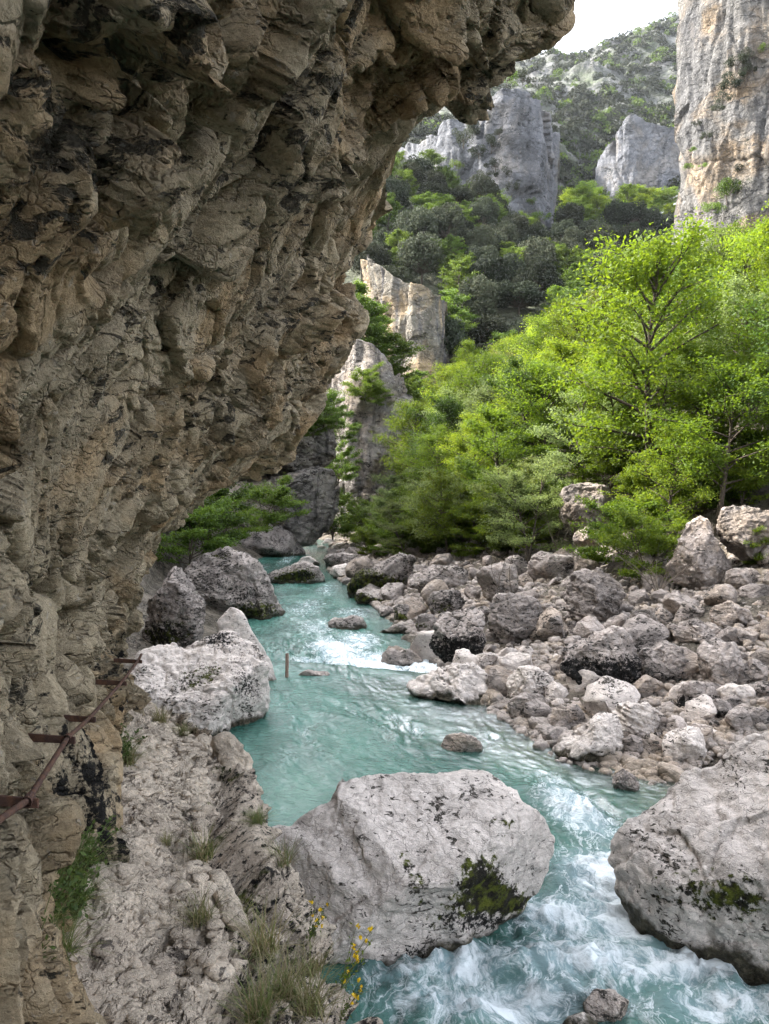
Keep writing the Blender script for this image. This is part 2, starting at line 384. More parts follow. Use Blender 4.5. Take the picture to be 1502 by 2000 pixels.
# ------------------------------------------------------------------ water
wy = np.concatenate([np.linspace(-8, 2.4, 12), np.geomspace(2.5, 95, 620)])
def wx_at(y): return np.interp(y, YL, XL) - 2.2, np.interp(y, YR, XR) + 1.6
nwx = 330
tt = np.linspace(0, 1, nwx)
a, b = wx_at(wy)
X = a[:, None] + (b - a)[:, None] * tt[None]; Y = np.repeat(wy[:, None], nwx, 1)
x, y = X.ravel(), Y.ravel()
def blob(px, py, rx, ry, z=0.0, ang=0.0):
    """soft patch on the water, centre and reach measured in metres"""
    c = G(px, py, z); dx, dy = x - c[0], y - c[1]; ca, sa = math.cos(ang), math.sin(ang)
    u, v = dx * ca + dy * sa, -dx * sa + dy * ca
    return np.exp(-((u / rx) ** 2 + (v / ry) ** 2))
foam = 0.0
rapid = np.zeros_like(x)
for px, py, rx, ry, amt, ang in ((1130, 1600, .6, 1.6, .85, .1), (1180, 1720, .8, 1.2, .95, 0), (1100, 1800, .9, .7, .9, .3), (1250, 1800, 1.1, .9, 1.0, 0), (1380, 1900, 1.2, .6, .95, 0), (1150, 1900, 1.2, .6, .95, 0),
                             (900, 1900, .9, .5, .85, 0), (780, 1930, .6, .4, .7, 0), (1000, 1980, 1.6, .5, .85, 0), (1450, 1990, 1.3, .5, .8, 0), (820, 1430, .35, .7, .42, .4), (960, 1440, .3, .4, .42, .3), (780, 1410, .3, 1.0, .4, .5),
                             (1000, 1520, .5, .5, .15, .3), (1110, 1555, .5, 1.3, .6, .2), (560, 1490, .5, 1.2, .3, 0), (600, 1440, .25, 2.5, .36, .3), (700, 1400, .25, 2.5, .38, .5), (880, 1400, .6, .5, .1, 0), (640, 1400, .8, 1.5, .2, 0)):
    k = amt * blob(px, py, rx, ry, 0.2 if py > 1700 else 0, ang); foam = np.maximum(foam, k); rapid = np.maximum(rapid, k)
for px, py, rx, ry, amt, ang in ((660, 1280, 1.0, 3.2, .95, .25), (740, 1305, 1.3, 1.5, 1.0, -.25), (800, 1330, 1.2, .9, .95, -.3), (620, 1230, 1.0, 3, .55, .1), (700, 1255, .9, 2.2, .8, .1), (610, 1300, .9, 1.0, .7, 0),
                             (600, 1190, 1.2, 4, .5, 0), (640, 1150, .8, 4, .55, 0), (580, 1130, .7, 4, .48, 0), (690, 1200, 1.2, 2.5, .55, 0), (820, 1225, .9, 2, .4, 0), (560, 1090, .8, 6, .5, 0), (500, 1105, 1.2, 3, .5, 0)):
    k = amt * blob(px, py, rx, ry, -0.45, ang); foam = np.maximum(foam, k); rapid = np.maximum(rapid, k)
ys_ = 20.2 - 0.35 * (x + 1); sd = y - ys_
below = sstep(0.5, 1.2, sd) * (1 - sstep(3.0, 6.0, sd)); foam = np.maximum(foam, 0.85 * below * sstep(-2.6, -1.2, x)); rapid = np.maximum(rapid, .9 * below)
foam = foam * (1 - 0.85 * np.exp(-((sd + 0.35) / 0.75) ** 2))
amp = 0.03 + 0.2 * rapid; amp = amp * (1 - .5 * sstep(3.0, .8, np.interp(y, YR, XR) - x) * sstep(8.5, 11, y))
dsc = np.clip(1.2 - y / 90, 0.35, 1)
p1 = np.stack([x * 0.95, y * 0.75, y * 0], 1); wr = pn(p1 * 0.8, 3)
zz = level(x, y) + amp * (0.9 * fbm(np.stack([x * 1.1 + wr, y * 0.9 - wr, x * 0], 1), 3, 21) + 0.5 * fbm(np.stack([x * 3.1 + 2 * wr, y * 2.6, x * 0 + 4], 1), 3, 22, ridged=True)) \
    + 0.018 * fbm(np.stack([x * 3.3 + wr * 1.5, y * 2.2 + wr, x * 0], 1), 3, 31, ridged=True)
dr = np.interp(y, YR, XR) - x
shallow = sstep(3.4, 0.6, dr) * sstep(5.0, 10.0, y) * (1 - sstep(18, 21, y)) * np.clip(1 - 0.7 * foam, 0, 1)
shallow = np.maximum(shallow, 0.5 * sstep(1.2, 0.2, dr))
shallow = np.maximum(shallow, 0.55 * blob(790, 1415, .35, 1.1)); shallow = np.maximum(shallow, 0.6 * blob(900, 1450, .7, .8))
shallow = np.maximum(shallow, 0.35 * np.exp(-((sd + 0.1) / 0.35) ** 2) * sstep(-.3, -1.0, np.abs(x + 1.5) - 1.6))
shallow = np.maximum(shallow, 0.7 * blob(1190, 1955, .3, .2, .4))
pale = np.maximum(0.9 * blob(580, 1560, .7, 1.6), 0.35 * blob(640, 1480, 1.0, 2.2)); 

t = NT('river_water'); P = t.geo.outputs['Position']
fa, sh, pl = t.attr('foam'), t.attr('shallow'), t.attr('pale')
flow = t.vscale(P, (1.0, 0.55, 1.0), (0, 0, 0.2))
wob = t.n('ShaderNodeVectorMath', operation='MULTIPLY_ADD'); t.l(t.noise(P, 1.6, 3, 0.5, 0, 1), wob.inputs[0]); wob.inputs[1].default_value = (0.7, 0.7, 0); t.l(flow, wob.inputs[2]); F_ = wob.outputs[0]
nf = t.noise(F_, 7.5, 9, 0.72, 0.5); nb_ = t.noise(F_, 1.3, 5, 0.6, 0.6)
lace = t.vor(F_, 5.0, 'DISTANCE_TO_EDGE')
fm = t.math('ADD', fa, t.math('ADD', t.math('MULTIPLY', t.math('SUBTRACT', nf, 0.5), 2.0), t.math('MULTIPLY', t.math('SUBTRACT', nb_, 0.5), 0.9)))
fm = t.ss(fm, 0.55, 1.0)
ln = t.math('ABSOLUTE', t.math('SUBTRACT', t.noise(F_, 3.4, 6, 0.62, 0.4), 0.5)); ln = t.math('SUBTRACT', 1.0, t.ss(ln, 0.0, 0.035))
fm = t.math('MAXIMUM', fm, t.math('MULTIPLY', t.math('MULTIPLY', ln, t.ss(fa, 0.15, 0.6)), t.ss(nf, 0.35, 0.6)))
fm = t.math('MULTIPLY', fm, t.ss(fa, 0.16, 0.42))
teal = t.mix(t.ss(t.noise(F_, 0.7, 4, 0.6), 0.35, 0.65), (0.017, 0.074, 0.058), (0.056, 0.15, 0.122))
teal = t.mix(t.ss(fa, 0.3, 1.0), teal, (0.22, 0.315, 0.345))
teal = t.mix(t.math('MULTIPLY', pl, 0.75), teal, (0.16, 0.29, 0.235))
wob2 = t.n('ShaderNodeVectorMath', operation='MULTIPLY_ADD'); t.l(t.noise(P, 1.1, 4, 0.55, 0, 1), wob2.inputs[0]); wob2.inputs[1].default_value = (0.5, 0.9, 0); t.l(t.vscale(P, (1.0, 1.9, 1.0), (0, 0, 0.25)), wob2.inputs[2]); R_ = wob2.outputs[0]
hsum = t.math('ADD', t.math('MULTIPLY', t.noise(R_, 5.0, 7, 0.66, 0.2), 1.0), t.math('MULTIPLY', t.noise(R_, 2.0, 4, 0.6, 0.2), 1.2))
nb = t.bump(hsum, 0.8, 0.055); nb2 = t.bump(fm, 0.5, 0.06, nb)
wat = t.bsdf(teal, 0.07, nb, 0.5); t.t.nodes[-1].inputs['IOR'].default_value = 1.33
tp = t.n('ShaderNodeBsdfTransparent'); tp.inputs[0].default_value = (0.52, 0.68, 0.61, 1)
gl = t.n('ShaderNodeBsdfGlossy'); gl.inputs['Roughness'].default_value = 0.2; nbs = t.bump(hsum, 0.35, 0.05); t.l(nbs, gl.inputs['Normal'])
fr = t.n('ShaderNodeFresnel'); fr.inputs[0].default_value = 1.33; t.l(nbs, fr.inputs['Normal'])
clear = t.n('ShaderNodeMixShader'); t.l(t.math('MULTIPLY', fr.outputs[0], 0.55), clear.inputs[0]); t.l(tp.outputs[0], clear.inputs[1]); t.l(gl.outputs[0], clear.inputs[2])
m1 = t.n('ShaderNodeMixShader'); t.l(t.math('MULTIPLY', sh, 0.85), m1.inputs[0]); t.l(wat, m1.inputs[1]); t.l(clear.outputs[0], m1.inputs[2])
fo = t.bsdf((0.74, 0.80, 0.83), 0.6, nb2, 0.3)
m2 = t.n('ShaderNodeMixShader'); t.l(t.math('MULTIPLY', fm, 0.92), m2.inputs[0]); t.l(m1.outputs[0], m2.inputs[1]); t.l(fo, m2.inputs[2])
M['water'] = t.done(m2.outputs[0])
tag(obj('water', mesh_np('water', np.stack([x, y, zz], 1), grid_faces(len(wy), nwx, True), M['water'], True, {'foam': foam, 'shallow': shallow, 'pale': pale})), kind='structure')

# ------------------------------------------------------------------ overhanging rock wall
#      Y      base x,z      z4     z5     z6     z7     lip x,z        outer 12     top 22
ST = [(-9,  -1.0, 3.5, -1.15, -1.1, -0.5, 0.2, 0.9, 7.9, 1.6, 1.2),
      (2.3, -1.0, 3.35, -1.22, -1.18, -0.65, 0.08, 0.9, 7.7, 1.3, .8),
      (4.3, -1.4, 3.2, -1.70, -1.42, -.8, -.05, 1.05, 8.0, 1.2, .6),
      (5.2, -1.68, 3.1, -1.95, -1.5, -.9, -.2, 1.36, 7.9, 1.3, .7),
      (6.2, -2.0, 3.0, -2.15, -1.6, -1.0, -.3, 0.86, 8.1, .6, .2),
      (7.5, -2.4, 2.8, -2.3, -1.65, -1.05, -.45, .22, 8.1, .1, -.2),
      (9, -2.85, 2.6, -2.4, -1.7, -1.0, -.42, .0, 8.0, -.1, -.3),
      (10, -3.2, 2.4, -2.6, -1.8, -1.0, -.2, -.12, 8.1, -.2, -.5),
      (11, -3.5, 2.2, -2.9, -1.95, -1.15, -.5, -.35, 8.3, -.5, -.8),
      (12, -3.9, 2.0, -3.3, -2.15, -1.3, -.7, -.6, 8.3, -.8, -1.2),
      (13, -5, 1.8, -4.2, -3.1, -2.3, -1.8, -1.6, 8.3, -2, -3),
      (15, -8, 1.5, -7.4, -7, -6.5, -6, -5.5, 9, -6, -7),
      (19, -14, 1.2, -13.5, -13, -12.5, -12, -12, 9, -12, -13)]
sy = np.array([s[0] for s in ST], float)
tab = []
for s in ST:
    Y0, xb, zb, x4, x5, x6, x7, lx, lz, xo, xt = s
    tab.append([xb - .25, zb - 1.6, xb - .05, zb - .1, x4, 4.05, x5, 5.0, x6, 6.0, x7, 7.0, lx - .25, lz - .28, lx, lz + .15, xo, 12.0, xt - .5, 30.0, -26, 40.0])
tab = np.array(tab)
tk = np.array([0, 1.1, 2, 3, 4, 5, 6, 6.7, 8, 9, 10.0])
qy = np.concatenate([np.linspace(-9, 1.2, 50), np.linspace(1.25, 13.3, 780), np.linspace(13.4, 19, 50)])
qt = np.concatenate([np.linspace(0, 1.0, 30), np.linspace(1.01, 6.9, 640), np.linspace(6.95, 8, 50), np.linspace(8.05, 10, 50)])
prof = interp_cr(sy, tab, qy)                                     # (nY, 22)
V = np.zeros((len(qy), len(qt), 3))
for i in range(len(qy)):
    xz = interp_cr(tk, prof[i].reshape(-1, 2), qt); V[i, :, 0] = xz[:, 0]; V[i, :, 2] = xz[:, 1]; V[i, :, 1] = qy[i]
V = V.reshape(-1, 3); F = grid_faces(len(qy), len(qt))
N = vnormals(V, F)
if N[(len(qy) // 2) * len(qt) + 200, 0] < 0: F = F[:, ::-1]; N = -N
wp = V + 0.35 * np.stack([fbm(V * 0.9, 3, 41), fbm(V * 0.9 + 9, 3, 42), fbm(V * 0.9 + 19, 3, 43)], 1)
an = np.array([1.0, 1.75, 0.85])
b1, e1 = blocks(wp * an * 0.8, 1, 0.8); b2, e2 = blocks(wp * an * 1.75, 2, 1.0); b3, e3 = blocks((wp + 0.1 * wp[:, ::-1]) * an * 3.9, 3, 1.0); b4, e4 = blocks((wp + 0.05 * wp[:, ::-1]) * an * 8.5, 4, 1.0)
rough_zone = sstep(-0.15, 0.35, fbm(V * np.array([.6, .7, .6]) + 3, 3, 51))           # smooth panels against broken bands
d = 0.16 * fbm(V * 0.55, 3, 44) + 0.19 * b1 - 0.14 * np.exp(-e1 / 0.04) + (0.06 + 0.19 * rough_zone) * b2 - 0.07 * np.exp(-e2 / 0.04) + (0.03 + 0.085 * rough_zone) * b3 + (.008 + .028 * rough_zone) * b4 - 0.03 * np.exp(-e3 / 0.05) * (.4 + rough_zone) \
    + 0.022 * fbm(V * 4.5, 4, 46, ridged=True) * (0.4 + rough_zone)
# hanging pockets and hollows
pk, _, _, _ = worley(wp * np.array([0.9, 0.6, 0.9]), 61)
d = d - 0.22 * sstep(0.40, 0.2, pk) * rough_zone
lipd = np.tile(sstep(5.2, 6.8, qt) * 0.8, len(qy)); lipd = lipd * 1.0; d = d * (1 - lipd * .8)
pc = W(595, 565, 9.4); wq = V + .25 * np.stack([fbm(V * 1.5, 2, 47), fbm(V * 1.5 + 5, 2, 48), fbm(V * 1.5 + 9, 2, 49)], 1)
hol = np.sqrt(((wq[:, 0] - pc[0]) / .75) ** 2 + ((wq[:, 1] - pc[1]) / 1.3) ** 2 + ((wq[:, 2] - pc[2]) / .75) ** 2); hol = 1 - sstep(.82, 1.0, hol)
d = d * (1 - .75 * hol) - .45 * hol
d = d - 0.10 - np.tile(.2 * sstep(4.6, 5.4, qt) * (1 - sstep(6.2, 6.8, qt)), len(qy)) * sstep(8.5, 6.5, V[:, 1])
low = sstep(5.6, 4.2, V[:, 2]); d = d * (1 - .25 * low)
V = V + N * d[:, None] + np.array([0, -1.0, 0]) * (.35 * d * (1 - lipd / .8))[:, None]
foot = sstep(.1, .7, V[:, 2] - np.interp(V[:, 1], sy, [q_[2] for q_ in ST])); foot = np.maximum(foot, sstep(7, 8.5, V[:, 1]))
V[:, 0] -= foot * low * np.interp(V[:, 1], [1, 2.5, 6, 7.5, 12, 14], [-.02, -.02, .06, .38, .42, 0])
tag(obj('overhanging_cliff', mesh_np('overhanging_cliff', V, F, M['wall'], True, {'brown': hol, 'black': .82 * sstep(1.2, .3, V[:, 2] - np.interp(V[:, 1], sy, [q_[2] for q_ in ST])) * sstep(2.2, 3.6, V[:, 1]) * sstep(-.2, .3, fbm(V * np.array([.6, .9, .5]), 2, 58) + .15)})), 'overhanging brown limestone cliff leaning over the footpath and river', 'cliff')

# ------------------------------------------------------------------ footpath ledge below the wall
#     Y     wallx  z    path right x,z     edge x,z     foot x
LD = [(-3, -1.0, 3.5, -.25, 3.35, .35, 2.9, 1.1),
      (1.5, -1.0, 3.4, -.35, 3.25, .25, 2.8, 1.0),
      (3.0, -1.12, 3.3, -.6, 3.15, -.08, 2.72, .75),
      (4.0, -1.34, 3.2, -.85, 3.08, -.36, 2.62, .35),
      (4.8, -1.55, 3.12, -1.05, 3.0, -.6, 2.58, 0.0),
      (5.5, -1.75, 3.05, -1.22, 2.95, -.84, 2.6, -.35),
      (6.5, -2.05, 2.95, -1.5, 2.85, -1.12, 2.6, -.8),
      (7.3, -2.3, 2.82, -1.9, 2.76, -1.5, 2.58, -1.25),
      (8.0, -2.55, 2.7, -2.3, 2.62, -2.1, 2.45, -1.95),
      (8.8, -2.8, 2.4, -2.75, 2.2, -2.7, 1.9, -2.6),
      (10, -3.2, 1.4, -3.15, 1.0, -3.1, .5, -3.0)]
tab = np.array([[s[1] - .7, s[2] + .25, s[1], s[2] + .06, (s[1] + s[3]) / 2, (s[2] + s[4]) / 2 - .03, s[3], s[4], s[5], s[6], s[7] - .12, 1.2, s[7] + .15, -1.2] for s in LD])
qy = np.concatenate([np.linspace(-3, 1.0, 20), np.linspace(1.05, 10, 420)]); qt = np.concatenate([np.linspace(0, 4.2, 330), np.linspace(4.22, 6, 90)])
prof = interp_cr([s[0] for s in LD], tab, qy); V = np.zeros((len(qy), len(qt), 3))
for i in range(len(qy)):
    xz = interp_cr(np.arange(7.0), prof[i].reshape(-1, 2), qt); V[i, :, 0] = xz[:, 0]; V[i, :, 2] = xz[:, 1]; V[i, :, 1] = qy[i]
V = V.reshape(-1, 3); F = grid_faces(len(qy), len(qt)); N = vnormals(V, F)
if N[(len(qy) // 2) * len(qt) + 150, 2] < 0: F = F[:, ::-1]; N = -N
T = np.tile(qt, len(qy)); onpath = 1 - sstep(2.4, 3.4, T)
wp = V + 0.15 * np.stack([fbm(V * 1.8, 3, 71), fbm(V * 1.8 + 9, 3, 72), fbm(V * 1.8 + 19, 3, 73)], 1)
b1, e1 = blocks(wp * np.array([1.6, 1.0, 1.4]), 5, 0.9); b2, e2 = blocks(wp * np.array([5.0, 4.0, 5.0]), 6, 0.8); b3, e3 = blocks(wp * np.array([12, 9, 12.]), 8, 0.8)
d = 0.05 * fbm(V * 1.3, 3, 74) + (1 - onpath) * (0.24 * b1 - 0.10 * np.exp(-e1 / 0.04)) + (0.055 + 0.05 * (1 - onpath)) * b2 - 0.02 * np.exp(-e2 / 0.05) + 0.034 * b3 - 0.006 * np.exp(-e3 / .07) + 0.012 * fbm(V * 14, 3, 75)
d = d - .07 - .10 * (1 - onpath)
V = V + N * d[:, None]
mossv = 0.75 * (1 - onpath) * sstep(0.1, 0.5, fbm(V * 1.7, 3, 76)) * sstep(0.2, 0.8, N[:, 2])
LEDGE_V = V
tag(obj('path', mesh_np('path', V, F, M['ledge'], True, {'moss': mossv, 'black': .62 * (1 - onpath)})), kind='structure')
def ledge_z(x, y):
    k = np.argmin((LEDGE_V[:, 0] - x) ** 2 + (LEDGE_V[:, 1] - y) ** 2); return LEDGE_V[k, 2]

# ------------------------------------------------------------------ boulders
def outline_rock(name, pts, yw, mat, label, cat='boulder', group=None, lv=0.0, dr=0.8, seed=0, sub=6, facets=6, rough=1.0, strata=0.0, mossf=None, blackf=None, Yc=None, bound=1.0, blk=1.0, fcut=(0.5, 0.85), extra=()):
    """a boulder whose outline, as seen on the photograph, is put at its own distance and given a real depth"""
    pts = np.array(pts, float); c = (pts.min(0) + pts.max(0)) / 2
    r_ = np.random.default_rng(seed + 100)
    def frame(Yc):
        C = W(c[0], c[1], Yc); f = (C - CAM); D = np.linalg.norm(f); f = f / D; u = np.cross(RT, f); u /= np.linalg.norm(u); rt = np.cross(f, u)
        ab = []
        for p in pts:
            d = ray(*p); q = CAM + d * (D / d.dot(f)); ab.append(((q - C).dot(rt), (q - C).dot(u)))
        return C, f, u, rt, np.array(ab)
    if Yc is None:
        Yw = G(c[0], yw, lv)[1]; Yc = Yw
        for _ in range(4):
            C, f, u, rt, ab = frame(Yc); Rm = np.mean(np.abs(ab[:, 0])); Yc = Yw + 0.75 * dr * Rm
    C, f, u, rt, ab = frame(Yc); Rm = np.hypot(*ab.T).mean()
    # radius of the outline by angle
    q = np.vstack([ab, ab[:1]]); dens = np.vstack([q[i] + (q[i + 1] - q[i]) * np.linspace(0, 1, 30)[:, None] for i in range(len(ab))])
    th = np.arctan2(dens[:, 1], dens[:, 0]); o = np.argsort(th); ra = np.hypot(*dens[o].T); th = th[o]
    tg = np.linspace(-np.pi, np.pi, 361); rg = np.interp(tg, np.r_[th - 2 * np.pi, th, th + 2 * np.pi], np.r_[ra, ra, ra])
    S, F = ico(sub); dx, dy, dz = S.T; ang = np.arctan2(dz, dx); rho = np.hypot(dx, dz) ** 0.8
    Q = np.stack([rho * np.cos(ang), np.sign(dy) * np.abs(dy) ** 0.85, rho * np.sin(ang)], 1)
    fl = list(extra)
    for _ in range(facets):
        n = r_.normal(size=3); n[1] = -abs(n[1]) - 0.35; n /= np.linalg.norm(n); fl.append((n[0], n[1], n[2], r_.uniform(*fcut)))
    for nx, ny, nz, dd in fl:
        n = np.array([nx, ny, nz], float); n /= np.linalg.norm(n); Q = Q - n[None] * (np.maximum(0, Q @ n - dd) * 0.92)[:, None]
    Rg = np.interp(ang, tg, rg)
    L = np.stack([Q[:, 0] * Rg, Q[:, 1] * dr * Rm, Q[:, 2] * Rg], 1)
    V = C + L[:, :1] * rt + L[:, 1:2] * f + L[:, 2:] * u
    N = vnormals(V, F); N *= np.sign((N * (V - C)).sum(1).mean())
    s = 1.0 / Rm; p = V * s + seed * 7.3
    b1, e1 = blocks(p * 2.2 + 0.4 * fbm(p * 1.5, 2, 3)[:, None], seed, 0.7); b2, e2 = blocks(p * 6 + 0.3 * fbm(p * 4, 2, 5)[:, None], seed + 1, .8)
    d = 0.10 * fbm(p * 1.2, 3, seed) + blk * (0.07 * b1 - 0.03 * np.exp(-e1 / .05)) + blk * 0.025 * b2 + 0.03 * fbm(p * 5, 4, seed + 5, ridged=True) + 0.012 * fbm(p * 18, 3, seed + 9)
    if strata: d = d + strata * 0.075 * fbm(np.stack([p[:, 0] * 1.3, p[:, 1] * 1.3, (p[:, 2] * .85 + p[:, 0] * .35) * 7], 1), 3, seed + 8)
    V = V + N * (d * Rm * rough)[:, None]
    px = CX + FPX * ((V - CAM) @ RT) / ((V - CAM) @ FW); py = CY - FPX * ((V - CAM) @ UPV) / ((V - CAM) @ FW)
    at = {'wl': np.full(len(V), lv)}
    if mossf: at['moss'] = mossf(px, py, V, N)
    if blackf: at['black'] = blackf(px, py, V, N)
    base = np.array([C[0], C[1], V[:, 2].min()])
    return tag(obj(name, mesh_np(name, V - base, F, mat, True, at), loc=base), label, cat, group)

def pb(px, py, x, y, rx, ry): return np.exp(-(((px - x) / rx) ** 2 + ((py - y) / ry) ** 2))

outline_rock('boulder', [(522, 1640), (540, 1612), (565, 1618), (600, 1590), (645, 1565), (668, 1523), (700, 1516), (790, 1512), (830, 1500), (880, 1487), (960, 1482), (1000, 1505), (1040, 1560), (1072, 1605), (1090, 1645), (1085, 1700), (1060, 1745), (1010, 1800), (930, 1860), (850, 1930), (760, 1960), (680, 1930), (600, 1850), (550, 1750)],
    1885, M['white'], 'big pale boulder with moss patch splitting the rapid in front of the path', lv=0.2, dr=0.75, seed=3, sub=7, facets=0, rough=0.55, blk=0.45,
    extra=((0.1, -.75, .75, .52), (.75, -.55, -.2, .62), (-.55, -.8, .25, .66), (0.2, -.8, -.65, .62), (.45, -.2, .9, .78)),
    mossf=lambda px, py, V, N: np.clip(1.05 * pb(px, py, 940, 1720, 62, 65) + .9 * pb(px, py, 1000, 1765, 90, 32) + .75 * pb(px, py, 790, 1690, 25, 40) + .72 * pb(px, py, 820, 1730, 20, 30) + .6 * pb(px, py, 980, 1610, 60, 25) + .6 * pb(px, py, 860, 1800, 60, 40), 0, 1.2),
    blackf=lambda px, py, V, N: np.clip(.9 * pb(px, py, 930, 1800, 120, 32) + .8 * pb(px, py, 820, 1860, 80, 25) + .55 * pb(px, py, 1040, 1690, 45, 60) + .5 * pb(px, py, 680, 1660, 60, 60), 0, 1.1))
outline_rock('boulder', [(1560, 1395), (1502, 1420), (1440, 1440), (1380, 1478), (1330, 1492), (1285, 1535), (1240, 1582), (1205, 1622), (1197, 1680), (1208, 1740), (1235, 1800), (1300, 1870), (1400, 1960), (1502, 2040), (1640, 2080), (1780, 2000), (1800, 1700), (1760, 1500), (1660, 1410)],
    1900, M['white'], 'huge pitted pale boulder cut off by the lower right edge', lv=0.3, dr=0.7, seed=5, sub=7, facets=0, rough=0.7, blk=0.6,
    extra=((-.25, -.7, .75, .5), (-.3, -.85, -.5, .58), (-.8, -.6, .1, .72)),
    mossf=lambda px, py, V, N: np.clip(.62 * pb(px, py, 1350, 1740, 130, 60) + .6 * pb(px, py, 1450, 1760, 80, 60), 0, 1),
    blackf=lambda px, py, V, N: np.clip(1.0 * sstep(0, 90, py - (1740 + (px - 1210) * 0.42)) + .45 * pb(px, py, 1420, 1620, 60, 70) + .5 * pb(px, py, 1280, 1560, 60, 30), 0, 1.1))
outline_rock('boulder', [(262, 1330), (275, 1270), (330, 1250), (390, 1236), (440, 1222), (475, 1228), (503, 1258), (522, 1300), (524, 1370), (505, 1420), (470, 1470), (400, 1490), (320, 1470), (270, 1420)],
    1430, M['white'], 'white washed boulder beside the river at the far end of the path', lv=0.0, dr=0.8, seed=8, sub=7, facets=0, rough=0.9, blk=0.7,
    extra=((-.1, -.6, .75, .33), (.7, -.6, -.1, .66), (-.3, -.9, -.1, .7)),
    mossf=lambda px, py, V, N: np.clip(.7 * pb(px, py, 370, 1330, 40, 40) + .6 * pb(px, py, 420, 1310, 30, 30), 0, 1),
    blackf=lambda px, py, V, N: np.clip(.8 * pb(px, py, 480, 1340, 45, 50) + .6 * pb(px, py, 440, 1260, 60, 40) + .5 * pb(px, py, 400, 1240, 60, 20), 0, 1))
outline_rock('boulder', [(425, 1215), (450, 1186), (470, 1195), (500, 1245), (530, 1300), (545, 1335), (500, 1370), (440, 1330)], 1340, M['white'],
    'smooth grey rock fin sloping into the water behind the white boulder', lv=-.1, dr=0.6, seed=9, sub=6, facets=3, rough=0.5, blk=.4)
outline_rock('boulder', [(372, 1110), (400, 1085), (450, 1078), (495, 1098), (520, 1130), (538, 1165), (552, 1200), (530, 1225), (470, 1240), (410, 1235), (375, 1190), (362, 1140)], 1208, M['boulder'],
    'big dark boulder with moss foot on the left bank above the white boulder', lv=-.45, dr=0.8, seed=11, sub=6, facets=6, strata=.4,
    mossf=lambda px, py, V, N: np.clip(1.1 * pb(px, py, 500, 1195, 60, 25) + .8 * pb(px, py, 430, 1085, 40, 10), 0, 1.1), blackf=lambda px, py, V, N: np.clip(.75 * pb(px, py, 480, 1165, 60, 40) + .5 * pb(px, py, 420, 1130, 40, 30), 0, 1))
outline_rock('boulder', [(280, 1250), (290, 1180), (320, 1130), (345, 1100), (375, 1130), (396, 1180), (390, 1240), (370, 1290), (300, 1310)], 1265, M['boulder'],
    'dark mossy boulder wedged between the overhang and the white boulder', lv=0.2, dr=0.8, seed=12, sub=6, facets=6, Yc=19.5,
    mossf=lambda px, py, V, N: np.clip(.9 * pb(px, py, 320, 1250, 60, 40) + .5 * pb(px, py, 340, 1180, 40, 40), 0, 1), blackf=lambda px, py, V, N: np.clip(.8 * pb(px, py, 310, 1240, 60, 60), 0, 1))
outline_rock('boulder', [(468, 1060), (480, 1035), (510, 1030), (525, 1015), (552, 1020), (578, 1050), (598, 1080), (580, 1098), (520, 1105), (475, 1095)], 1088, M['boulder'],
    'brown wedge shaped rock with green foot at the distant left waterline', lv=-.65, dr=0.8, seed=13, sub=5, facets=5,
    mossf=lambda px, py, V, N: np.clip(1.0 * sstep(1066, 1090, py) * sstep(480, 560, px), 0, 1))
outline_rock('boulder', [(520, 1130), (545, 1112), (575, 1100), (605, 1100), (628, 1118), (640, 1138), (615, 1155), (550, 1155)], 1143, M['boulder'],
    'low rounded rock with mossy face standing in midstream', lv=-.55, dr=0.7, seed=14, sub=5, facets=5,
    mossf=lambda px, py, V, N: np.clip(1.05 * pb(px, py, 590, 1125, 40, 22) + .8 * pb(px, py, 550, 1132, 25, 12), 0, 1.1))
outline_rock('boulder', [(575, 1100), (590, 1090), (605, 1087), (622, 1096), (625, 1104), (600, 1112)], 1105, M['white'], 'small white rock just behind the mossy midstream rock', lv=-.6, dr=.7, seed=15, sub=4, facets=4)
outline_rock('boulder', [(640, 1215), (650, 1204), (690, 1201), (710, 1207), (716, 1222), (712, 1240), (645, 1240)], 1231, M['boulder'], 'flat topped oblong rock alone in the middle of the river', lv=-.45, dr=.7, seed=16, sub=5, facets=3, rough=.6)
outline_rock('boulder', [(740, 1238), (765, 1224), (785, 1217), (797, 1228), (797, 1244), (750, 1248)], 1240, M['boulder'], 'low dark rock in the water right of the oblong rock', lv=-.45, dr=.7, seed=17, sub=5, facets=4)
outline_rock('boulder', [(858, 1465), (870, 1440), (900, 1431), (930, 1440), (942, 1465), (935, 1485), (865, 1485)], 1470, M['scree'], 'brown rock breaking the surface behind the big foreground boulder', lv=0, dr=.8, seed=18, sub=5, facets=4, rough=.8)
outline_rock('boulder', [(580, 1318), (600, 1308), (640, 1312), (650, 1322), (600, 1330)], 1322, M['scree'], 'tan rock just awash on the sill beside the iron post', lv=0.03, dr=.8, seed=19, sub=4, facets=2, rough=.5)
outline_rock('boulder', [(1093, 2010), (1110, 1985), (1140, 1976), (1170, 2000), (1165, 2030), (1100, 2030)], 2012, M['white'], 'tip of a white rock in the rapid at the bottom edge', lv=.4, dr=.8, seed=20, sub=5, facets=4, rough=.8)
outline_rock('boulder', [(1138, 1960), (1160, 1935), (1200, 1930), (1232, 1955), (1225, 1995), (1150, 2000)], 1975, M['scree'], 'brown rock awash in the foaming rapid near the bottom edge', lv=.42, dr=.8, seed=21, sub=5, facets=3, rough=.6)

